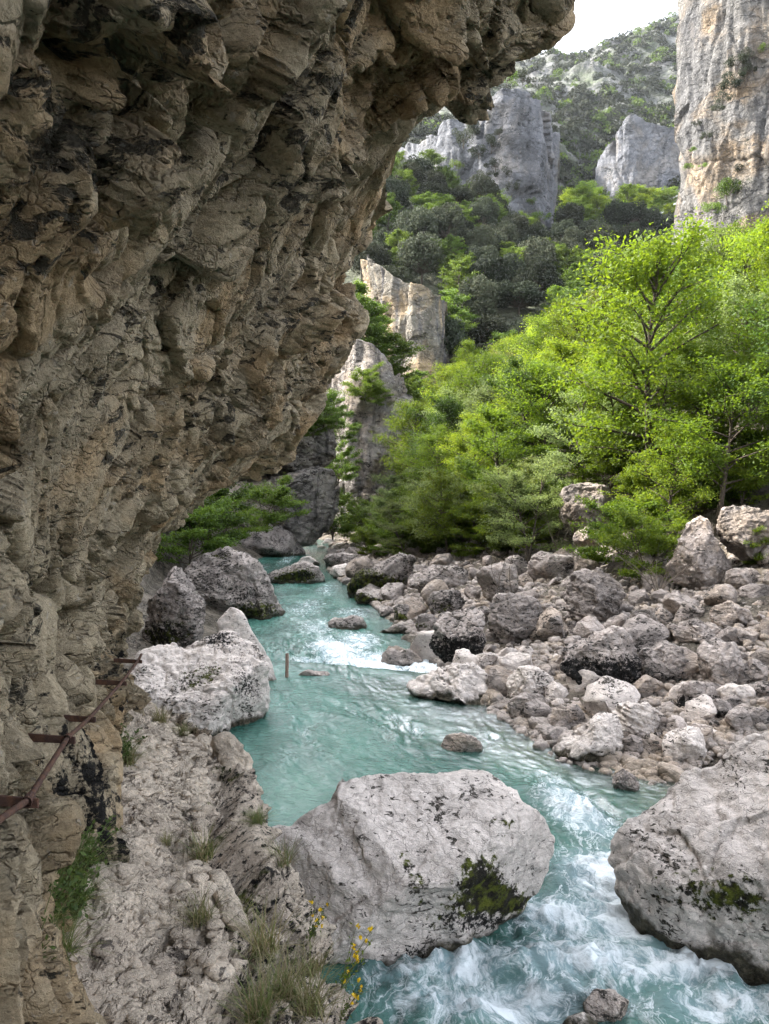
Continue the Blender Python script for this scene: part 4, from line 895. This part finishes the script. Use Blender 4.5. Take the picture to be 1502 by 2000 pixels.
def cliff(plan, mat, label, amp, fr, seed, lean=0.0, nz=150, nu=220, back=40, blk=1.0):
    pl = np.array([[*W(a, b_, Yv), W(a, c_, Yv)[2]] for a, Yv, b_, c_ in plan]); k = np.r_[0, np.cumsum(np.hypot(*np.diff(pl[:, :2], axis=0).T))]
    u = np.linspace(0, k[-1], nu); xy = interp_cr(k, pl[:, :2], u); zt = np.interp(u, k, pl[:, 2]); zb = np.interp(u, k, pl[:, 3])
    zt = zt + amp * .7 * fbm(np.stack([u * fr * 1.5, u * 0, u * 0 + seed], 1), 4, seed)
    v = np.linspace(0, 1, nz); Z = zb[:, None] + (zt - zb)[:, None] * v
    X = np.repeat(xy[:, :1], nz, 1) + lean * (Z - Z.mean()); Y = np.repeat(xy[:, 1:], nz, 1) + .06 * (Z - Z.min())
    V = np.stack([X, Y, Z], 2).reshape(-1, 3); F = grid_faces(nu, nz); N = vnormals(V, F)
    if (N * (V - CAM)).sum(1).mean() > 0: N = -N; F = F[:, ::-1]
    q = V * np.array([fr, fr, fr * .22]); b1, e1 = blocks(V * np.array([fr * 1.1, fr * 1.1, fr * .5]), seed, .8); b2, e2 = blocks(V * np.array([fr * 3, fr * 3, fr * 1.1]), seed + 2, .8)
    d = amp * (.8 * fbm(q, 5, seed + 1) + blk * (.6 * b1 - .3 * np.exp(-e1 / .06) + .25 * b2) + .22 * fbm(q * 4, 4, seed + 7, ridged=True) + .25 * fbm(V * fr * np.array([.4, .4, 1.6]), 3, seed + 11))
    V = V + N * d[:, None]
    # top cap running back into the hillside
    G_ = V.reshape(nu, nz, 3); cap = np.stack([G_[:, -1] + np.stack([G_[:, -1, 0] / G_[:, -1, 1], np.ones(nu), np.full(nu, .05)], 1) * back * s for s in (0.0, .15, .5, 1)], 1); cap[:, 0] = G_[:, -1]
    VV = np.concatenate([G_, cap[:, 1:]], 1).reshape(-1, 3); F = grid_faces(nu, nz + 3)
    tag(obj('cliff', mesh_np('cliff', VV, F, mat)), label, 'cliff')
cliff([(740, 250, 300, 470), (770, 240, 290, 470), (815, 222, 270, 470), (850, 213, 250, 475), (880, 208, 235, 480), (908, 204, 215, 490), (945, 200, 180, 500), (1000, 197, 166, 520), (1046, 198, 168, 540), (1066, 204, 190, 560), (1076, 216, 240, 560), (1082, 240, 300, 560)],
      M['cliff_grey'], 'tall grey cliff with vertical streaks rising above the dark evergreen slope', 2.4, .09, 21)
cliff([(1158, 380, 350, 400), (1172, 354, 318, 400), (1188, 344, 280, 398), (1208, 338, 250, 395), (1226, 335, 228, 395), (1244, 334, 218, 390), (1264, 334, 232, 388), (1292, 334, 240, 386), (1335, 336, 250, 386), (1365, 350, 270, 386)],
      M['cliff_grey'], 'small pointed grey outcrop halfway up the distant mountain', 2.2, .07, 23)
cliff([(1352, 152, -110, 480), (1344, 142, -110, 480), (1370, 132, -110, 480), (1420, 127, -110, 480), (1500, 122, -110, 480), (1620, 118, -110, 480), (1760, 115, -110, 480)],
      M['cliff_right'], 'sheer pale and ochre cliff towering at the upper right edge', 2.6, .075, 25, lean=.05, nz=260, nu=260, blk=.8)
cliff([(722, 120, 500, 800), (730, 102, 506, 790), (752, 97, 520, 780), (780, 95, 542, 780), (825, 94, 556, 770), (850, 95, 574, 760), (860, 100, 588, 760), (866, 116, 600, 760)],
      M['cliff_warm'], 'cream and ochre streaked cliff in the middle of the gorge', 1.3, .16, 27)
cliff([(600, 100, 650, 1070), (640, 84, 650, 1070), (664, 77, 652, 1070), (692, 74, 660, 1070), (722, 73, 676, 1065), (746, 73.5, 700, 1065), (762, 76, 728, 1060), (768, 90, 745, 1060)],
      M['cliff_mid'], 'shaded grey brown cliff with black water streaks and bushes on ledges', 1.2, .2, 29, lean=.03)
outline_rock('cliff', [(380, 1060), (400, 980), (470, 940), (560, 932), (620, 915), (650, 918), (668, 960), (662, 1000), (640, 1035), (612, 1062), (585, 1064), (560, 1060), (480, 1075)], 1066, M['cliff_mid'],
             'rounded undercut rock buttress at the far bend of the river', 'cliff', None, -.7, .7, 31, 7, 3, .55, .3, Yc=60, blk=1.0)
outline_rock('cliff', [(400, 940), (430, 860), (560, 800), (600, 775), (640, 772), (656, 815), (655, 870), (640, 905), (600, 930), (540, 945), (440, 960)], 940, M['cliff_mid'],
             'grey rock block sitting on the ledge above the undercut buttress', 'cliff', None, -.7, .6, 33, 7, 5, .8, .3, Yc=61, blk=1.2)
for px, py, w_ in ((612, 1062, 26), (640, 1060, 34), (668, 1064, 28), (655, 1070, 22), (690, 1068, 26), (628, 1068, 20)):
    p = G(px, py + 3, -.75); r = w_ / 2 * p[1] / FPX
    o = bpy.data.objects.new('rock', PROTO[random.randrange(14)]['white']); COL.objects.link(o); o.location = p; o.rotation_euler = (0, 0, random.uniform(0, 6)); o.scale = (r, r, r * .7)
    tag(o, 'white rock on the pale gravel bar where the river bends out of sight', 'rock', 'white rocks on the far gravel bar')

# trees on the far slopes
nu, nv = SA.shape[:2]; cnt = 0; used = []
for _ in range(6000):
    if cnt >= 190: break
    p = SA[random.randrange(nu), random.randrange(4, 92)]; px, py = proj(p)
    if not (690 < px < 1345): continue
    if py < np.interp(px, [690, 830, 950, 1080, 1130, 1340], [330, 350, 420, 490, 440, 440]) or py > 780: continue
    if px < 868 and py > 500 + (px - 735) * .5 and p[1] < 128: continue
    sp = 5.2
    if any(np.sum((p - u) ** 2) < sp * sp for u in used): continue
    used.append(p); cnt += 1
    bright = fbm(np.array([[px / 70., py / 130., 2.]]), 2, 5)[0] > .22 or (px < 1000 and py < 475 and random.random() < .6) or (py > 470 and 880 < px < 915 and random.random() < .7)
    if bright: put('far_tree', random.choice(FARB), p - np.array([0, 0, 1.]), random.uniform(.6, .85), random.uniform(0, 6), 'mid green deciduous tree among the dark evergreens below the grey cliff', 'tree', 'green trees on the far slope')
    else: put('evergreen_tree', random.choice(OAK), p - np.array([0, 0, 1.2]), random.uniform(.55, .95), random.uniform(0, 6), 'dark rounded evergreen oak on the slope below the grey cliff', 'tree', 'dark evergreens on the far slope', random.uniform(.6, 1.2))
for i in range(34):
    px = random.uniform(1078, 1328); py = np.interp(px, [1078, 1180, 1240, 1328], [455, 450, 440, 440]) + random.uniform(-55, 15); y = 255 - (py - 400) * .4
    put('far_tree', random.choice(FARL if random.random() < .65 else FARB), W(px, py + 25, y), random.uniform(.75, 1.15), random.uniform(0, 6), 'bright green tree in the band between the grey and the ochre cliff', 'tree', 'bright trees between the far cliffs')
for i in range(16):
    px = random.uniform(1120, 1320); py = random.uniform(470, 520)
    put('evergreen_tree', random.choice(OAK), W(px, py + 20, 190), random.uniform(.6, .8), random.uniform(0, 6), 'dusky evergreen shrub below the band of bright trees', 'tree', 'dusky evergreens below the bright band')
for px, py, s in ((1440, 140, .55), (1425, 185, .5), (1455, 118, .35), (1412, 205, .4), (1436, 165, .5), (1462, 150, .3), (1470, 300, .35), (1420, 400, .6), (1362, 250, .2), (1380, 275, .25), (1345, 335, .22), (1390, 420, .5), (1440, 380, .6), (1480, 330, .45), (1455, 345, .5), (1400, 225, .3), (1352, 300, .18), (1490, 110, .25), (1372, 330, .2)):
    p = W(px, py, 126); put('bush', random.choice(TANGLE), p, s, random.uniform(0, 6), 'bush clinging to the sheer ochre cliff', 'bush', 'bushes on the sheer right cliff', s * random.uniform(.8, 1.5))
for px, py, s, y in ((905, 290, .8, 203), (922, 268, .7, 203), (935, 310, .7, 202), (960, 300, .6, 201), (968, 335, .7, 200), (985, 355, .8, 200), (890, 330, .55, 204), (950, 235, .4, 201), (1000, 385, .55, 198), (850, 320, .6, 212), (960, 178, .7, 204), (990, 170, .7, 203), (1020, 168, .6, 202), (1055, 440, .7, 199), (915, 215, .7, 206), (945, 350, .5, 201), (975, 270, .4, 200), (1040, 400, .4, 198)):
    put('bush', random.choice(TANGLE), W(px, py, y - 1), s, random.uniform(0, 6), 'bush rooted in a cleft of the tall grey cliff', 'bush', 'bushes on the tall grey cliff', s * random.uniform(.8, 1.6))
# scrub that covers the distant mountain: countless
nu, nv = SF.shape[:2]; accD, accL = Acc(), Acc(); r_ = np.random.default_rng(77); II = r_.integers(0, nu, 6400); JJ = r_.integers(4, 190, 6400)
PP = SF[II, JJ]; dens = fbm(PP * .035, 4, 91)
for p, dn in zip(PP, dens):
    if dn < -.32: continue
    s = r_.uniform(1.6, 4.2) * (1 + .3 * (dn > .3)); n_ = 90; n = r_.normal(size=(n_, 3)); n[:, 2] = np.abs(n[:, 2]); n /= np.linalg.norm(n, axis=1)[:, None]
    V, F = leaf_quads(p + n * s * np.array([1, 1, 1.1]) * r_.uniform(.6, 1.1, n_)[:, None], s * .2, n, r_, .75)
    (accL if r_.random() < .22 else accD).add(V, F)
tag(obj('scrub', accD.mesh('scrub', M['leaf_dark'], False)), 'dark evergreen scrub dotted over the distant rocky mountain', 'scrub', kind='stuff')
tag(obj('scrub', accL.mesh('scrub', M['leaf_mid'], False)), 'light green scrub scattered over the distant rocky mountain', 'scrub', kind='stuff')

# ------------------------------------------------------------------ handrail, post
rp = [W(-40, 1645, 1.7), W(0, 1600, 1.88), W(55, 1562, 2.12), W(132, 1441, 2.9), W(175, 1402, 3.6), W(238, 1332, 4.7), W(270, 1290, 5.7), W(276, 1278, 6.3)]
rp = np.array(rp); e = empty('handrail', rp[2] - np.array([0, 0, .8]), 0); tag(e, 'rusty iron handrail bolted along the overhanging rock above the footpath', 'handrail')
def child(name, me, par):
    o = bpy.data.objects.new(name, me); COL.objects.link(o); o.parent = par; return o
off = np.array(e.location)
k = np.r_[0, np.cumsum(np.linalg.norm(np.diff(rp, axis=0), axis=1))]; qq = np.linspace(0, k[-1], 80); rr_ = np.stack([np.interp(qq, k, rp[:, c]) for c in range(3)], 1)
sag = np.zeros(80); V, F = tube(rr_ - off, .0095, 10); child('rail', mesh_np('rail', V, F, M['rust']), e)
for i in (2, 3, 4, 5, 6):
    p = rp[i] - off; dirv = (rp[i + 1] - rp[i - 1]); dirv /= np.linalg.norm(dirv); a = np.array([-1.0, 0.12, 0.02]); a /= np.linalg.norm(a); L = .19; h = .016; th = .005; sdir = np.cross(a, [0, 0, 1]); sdir /= np.linalg.norm(sdir)
    ac = Acc()
    for (u0, u1, w0, w1, z0) in ((-.03, L, -.004, .004, -h), ):
        c = [];
        for u_ in (u0, u1):
            for s_ in (-1, 1):
                for z_ in (-1, 1): c.append(p + a * u_ + sdir * (s_ * .004) + np.array([0, 0, z_ * h * (1 if u_ > 0 else .8) - .008]))
        ac.add(np.array(c), [(0, 1, 3, 2), (4, 6, 7, 5), (0, 4, 5, 1), (2, 3, 7, 6), (0, 2, 6, 4), (1, 5, 7, 3)])
    ac.add(*tube(np.array([p - dirv * .03, p + dirv * .03]), [.015, .015], 10))
    child('bracket', ac.mesh('bracket', M['rust'], False), e)
b = G(560, 1322, 0.02); V, F = tube(np.array([[0, 0, -.5], [0, 0, .0], [.01, 0, .3], [.012, 0, .60]]), [.045, .045, .043, .042], 12)
tag(obj('iron_post', mesh_np('iron_post', V, F, M['post']), loc=b), 'rusty iron post standing in the river beside the sill', 'post')

# ------------------------------------------------------------------ small plants on the ledge
LPX = np.stack(proj(LEDGE_V), 1); LDEP = LEDGE_V[:, 1]
def on_ledge(px, py):
    k = np.nonzero((LPX[:, 0] - px) ** 2 + (LPX[:, 1] - py) ** 2 < 100)[0]
    k = k[LDEP[k] > .8] if len(k) else k
    return LEDGE_V[k[np.argmin(LDEP[k])]] if len(k) else None
def tuft(seed, n, L, dry=.3, droop=.6):
    r_ = np.random.default_rng(seed); a, b = Acc(), Acc()
    for _ in range(n):
        az = r_.uniform(0, 6.28); el = R(r_.uniform(35, 88)); l = L * r_.uniform(.5, 1.15); q = np.linspace(0, 1, 5); hd = np.array([math.cos(az), math.sin(az), 0])
        base = r_.normal(size=3) * .035 * L / .3; base[2] = 0
        P_ = base + hd * (l * (q * math.cos(el) + droop * .4 * q ** 2))[:, None] + np.array([0, 0, 1.0]) * (l * (q * math.sin(el) - droop * .45 * q ** 2.2))[:, None]
        s = np.cross(hd, [0, 0, 1]) * (.0032 * (1 - .85 * q))[:, None] * (L / .3) ** .5
        V = np.empty((10, 3)); V[0::2] = P_ - s; V[1::2] = P_ + s
        (b if r_.random() < dry else a).add(V, [(2 * i, 2 * i + 1, 2 * i + 3, 2 * i + 2) for i in range(4)])
    return a.mesh('green_blades', M['grass'], False), b.mesh('dry_blades', M['dry'], False)
TUFT = [tuft(1, 170, .34, .45), tuft(2, 110, .26, .3), tuft(3, 150, .22, .12, .8)]
TF = [(555, 1940, 0, .72, 'large shaggy tuft of half dry grass at the bottom ledge edge'), (600, 1975, 0, .8, 'grass tuft at the very bottom of the ledge right of the shaggy one'), (505, 1985, 0, .8, 'tall bladed grass tuft at the bottom edge of the ledge'), (520, 1850, 1, 1.0, 'thin dry grass tuft above the large shaggy one'), (620, 1900, 1, .8, 'sparse tuft beside the yellow flowers'),
      (470, 1800, 1, .8, 'pale grass tuft between the upright slabs'), (385, 1790, 1, .7, 'small green tuft beside the upright slabs on the path'), (400, 1665, 1, .8, 'fine grass tuft in the middle of the ledge'), (330, 1640, 1, .4, 'tiny tuft among path stones'), (512, 1600, 2, .8, 'grass tuft hanging on the ledge rim over the pool'), (560, 1680, 1, .8, 'wispy tuft on the rim above the foreground boulder'),
      (250, 1480, 2, 1.0, 'green tuft at the wall foot where the path narrows'), (228, 1465, 2, 1.1, 'leafy tuft under the rock at the narrow of the path'), (322, 1405, 1, .9, 'wispy tuft at the far end of the path'), (365, 1425, 2, .8, 'green tuft beside the white washed boulder'), (480, 1475, 2, .7, 'sprig of grass on the rim beside the pool'),
      (160, 1690, 2, 0.99, 'lush grass clump at the wall foot'), (130, 1720, 2, 0.93, 'dark green clump in the corner of path and wall'), (110, 1800, 2, 1.05, 'broad green clump low at the left wall foot'), (75, 1790, 2, 0.87, 'leafy clump against the wall at the left edge'), (120, 1860, 2, 0.81, 'grass clump nearest the camera at the wall foot'), (150, 1760, 2, 0.74, 'bright clump beside the path stones'), (60, 1850, 2, 0.93, 'shaded clump at the left edge below the wall'), (180, 1650, 2, .9, 'fine clump at the upper end of the wall foot plants')]
for i, (px, py, k, s, lab) in enumerate(TF):
    p = on_ledge(px, py)
    if p is None: print('no ledge at', px, py); continue
    e = empty('grass_tuft', p - np.array([0, 0, .01]), i * 1.3); e.scale = (s,) * 3
    for nm, me in zip(('green_blades', 'dry_blades'), TUFT[k]): child(nm, me, e)
    tag(e, lab, 'grass tuft', 'grass tufts on the ledge')
def herb(seed, n, L):
    r_ = np.random.default_rng(seed); st = Acc(); C = []
    for j in range(n):
        az = r_.uniform(0, 6.28); q = np.linspace(0, 1, 6); l = L * r_.uniform(.5, 1.1); sp = r_.uniform(.3, .9)
        P_ = np.stack([np.cos(az) * l * sp * q, np.sin(az) * l * sp * q, l * (q - .35 * sp * q ** 2)], 1); st.add(*tube(P_, .0018, 4))
        for k in range(20):
            g = r_.uniform(.15, 1); C.append([np.interp(g, q, P_[:, c]) for c in range(3)] + r_.normal(size=3) * .016)
    V, F = leaf_quads(np.array(C), .0125, np.array([[0, 0, .9]]), r_, .5)
    return st.mesh('stem', M['grass'], False), mesh_np('leaves', V, F, M['herb'], False)
M['herb'] = leaf_mat('herb_leaves', (0.06, 0.10, 0.028), (0.085, 0.13, 0.035), (0.11, 0.14, 0.045), 0.4, .3)
HERB = [herb(5, 26, .3), herb(6, 20, .22)]
for i, (px, py, k, s_, lab) in enumerate(((70, 1830, 0, 1.1, 'leafy dark herb low against the wall at the left edge'), (105, 1775, 1, 1.0, 'leafy herb in the angle of wall and path'), (135, 1720, 0, .9, 'feathery herb at the wall foot above the dark clump'), (160, 1680, 1, 1.0, 'small herb at the upper end of the wall foot plants'), (60, 1900, 0, .9, 'broad herb nearest the lower left corner'), (150, 1790, 1, .9, 'low herb spreading onto the path stones'), (235, 1480, 1, 1.1, 'small leafy herb under the rock at the narrow of the path'), (90, 1690, 1, 1.0, 'herb growing up against the wall below the handrail'))):
    p = on_ledge(px, py)
    if p is None: continue
    e = empty('herb', p - np.array([0, 0, .01]), i * 2.1); e.scale = (s_,) * 3
    for nm, me in zip(('stem', 'leaves'), HERB[k]): child(nm, me, e)
    tag(e, lab, 'plant', 'herbs at the foot of the wall')
acc = Acc(); LI = np.nonzero((T < 3.0) & (LEDGE_V[:, 1] > 1.0) & (LEDGE_V[:, 1] < 8.2) & (LEDGE_V[:, 0] > np.interp(LEDGE_V[:, 1], [l_[0] for l_ in LD], [l_[1] for l_ in LD]) - .05))[0]; r_ = np.random.default_rng(12)
for k in r_.choice(LI, 2600):
    Q, F = smalls[r_.integers(8)]; s_ = .012 + .045 * r_.random() ** 2.5; a_ = r_.uniform(0, 6.28); ca, sa = math.cos(a_), math.sin(a_); V_ = Q * s_ * np.array([1, 1, .5])
    acc.add(np.stack([V_[:, 0] * ca - V_[:, 1] * sa, V_[:, 0] * sa + V_[:, 1] * ca, V_[:, 2]], 1) + LEDGE_V[k] + [0, 0, s_ * .05], F)
tag(obj('path_stones', acc.mesh('path_stones', M['ledge'])), 'small beige stones trodden into the footpath', 'stones', kind='stuff')
def flower_plant(p, seed, s, lab):
    r_ = np.random.default_rng(seed); e = empty('flowering_plant', p, 0); e.scale = (s,) * 3; st = Acc(); C = []; heads = []
    for j in range(6):
        az = r_.uniform(-1.2, 2.0); q = np.linspace(0, 1, 6); l = r_.uniform(.22, .4)
        P_ = np.stack([np.cos(az) * l * .6 * q ** 1.3, np.sin(az) * l * .4 * q, l * q], 1); st.add(*tube(P_, .0022, 4))
        for k in range(16): C.append(P_[r_.integers(1, 6)] + r_.normal(size=3) * .022)
        for k in range(r_.integers(1, 4)): heads.append(P_[-1] + r_.normal(size=3) * .022)
    child('stem', st.mesh('stem', M['grass']), e); V, F = leaf_quads(np.array(C), .016, np.array([[0, 0, .6]]), r_, .45); child('leaves', mesh_np('leaves', V, F, M['leaf'], False), e)
    for h in heads:
        V, F = leaf_quads(h + r_.normal(size=(7, 3)) * .006, .013, np.array([[0, -.5, .5]]), r_, .7); child('flower', mesh_np('flower', V, F, M['petal'], False), e)
    tag(e, lab, 'plant')
for px, py, sd, s, lab in ((672, 1925, 1, .7, 'plant with small yellow flowers on the ledge rim against the rapid'), (600, 1835, 2, .5, 'smaller yellow flowered plant higher on the ledge rim'), (668, 1998, 3, .5, 'yellow flowered plant at the very bottom edge')):
    p = on_ledge(px, py)
    if p is not None: flower_plant(p, sd, s, lab)
# slabs standing on the ledge rim
for pts, Yc, sd, lab in (([(370, 1452), (398, 1432), (420, 1440), (440, 1500), (450, 1545), (425, 1545), (395, 1500)], 6.7, 61, 'dark cracked block standing on the ledge rim near the white boulder'),
                         ([(408, 1440), (450, 1432), (485, 1480), (512, 1550), (505, 1600), (470, 1580), (440, 1510)], 6.3, 62, 'upright split slab on the ledge rim above the pool'),
                         ([(355, 1690), (375, 1672), (400, 1700), (430, 1790), (420, 1810), (380, 1770)], 3.95, 63, 'thin upright slab leaning on the ledge beside the path'),
                         ([(405, 1705), (430, 1700), (470, 1760), (495, 1830), (470, 1840), (430, 1790)], 3.8, 64, 'second tilted slab below the thin one beside the path')):
    outline_rock('rock', pts, 0, M['ledge'], lab, 'rock', None, -3, .7, sd, 5, 5, .9, .2, Yc=Yc)

# bare saplings and dead wood
def bare(base, Ht, seed, n, lab, nm='bare_sapling', spread=.5, cat='sapling'):
    r_ = np.random.default_rng(seed); a = Acc()
    for j in range(n):
        az = r_.uniform(0, 6.28); q = np.linspace(0, 1, 7); l = Ht * r_.uniform(.6, 1.1)
        P_ = np.stack([np.cos(az) * l * spread * q ** 1.2 + .05 * l * np.sin(7 * q + j) * q, np.sin(az) * l * spread * q ** 1.2, l * q * (1 - .3 * spread * q)], 1); a.add(*tube(P_, .006 * Ht ** .5 * (1.3 - q) + .004, 5))
        for k in range(6):
            g = r_.uniform(.25, .95); b0 = np.array([np.interp(g, q, P_[:, c]) for c in range(3)]); d = r_.normal(size=3); d[2] = abs(d[2]) + .3; d /= np.linalg.norm(d)
            tw = b0 + d * (l * r_.uniform(.15, .35) * np.linspace(0, 1, 4))[:, None]; a.add(*tube(tw, [.005, .004, .003, .002], 3))
    tag(obj(nm, a.mesh(nm, M['twig']), loc=base), lab, cat)
for px, py, h, sd, n, sp, nm, cat, lab in ((975, 1190, 2.0, 1, 3, .15, 'bare_sapling', 'sapling', 'thin bare sapling in front of the leaning flat faced boulder'), (1000, 1195, 2.3, 2, 2, .12, 'bare_sapling', 'sapling', 'second thin bare sapling just right of the other'),
                                          (1285, 1165, 1.8, 3, 12, .8, 'bare_shrub', 'shrub', 'tangled bare shrub left of the pyramid boulder'), (1180, 1150, 1.5, 4, 7, .9, 'bare_shrub', 'shrub', 'bare twigs sprawling over the layered boulder'), (745, 1068, 1.6, 5, 9, 1.3, 'dead_branches', 'branches', 'tangle of dead branches at the waterline of the far right bank'), (1090, 1090, 2.2, 6, 4, .3, 'bare_sapling', 'sapling', 'leafless stems behind the smooth grey boulder')):
    q = hit(px, py, 10); bare(q, h, sd, n, lab, nm, sp, cat)

# ------------------------------------------------------------------ air
bm = bmesh.new(); bmesh.ops.create_cube(bm, size=1)
for v in bm.verts: v.co = (v.co.x * 2600, v.co.y * 3000 + 400, (v.co.z + .5) * 720 - 20)
hm = bpy.data.meshes.new('haze'); bm.to_mesh(hm); bm.free()
t = NT('haze_air'); pv = t.n('ShaderNodeVolumePrincipled'); pv.inputs['Color'].default_value = (0.86, 0.92, 1, 1); pv.inputs['Density'].default_value = HAZE; pv.inputs['Anisotropy'].default_value = 0.2
t.l(pv.outputs[0], t.out.inputs[1]); hm.materials.append(t.m); tag(obj('haze', hm), kind='stuff')
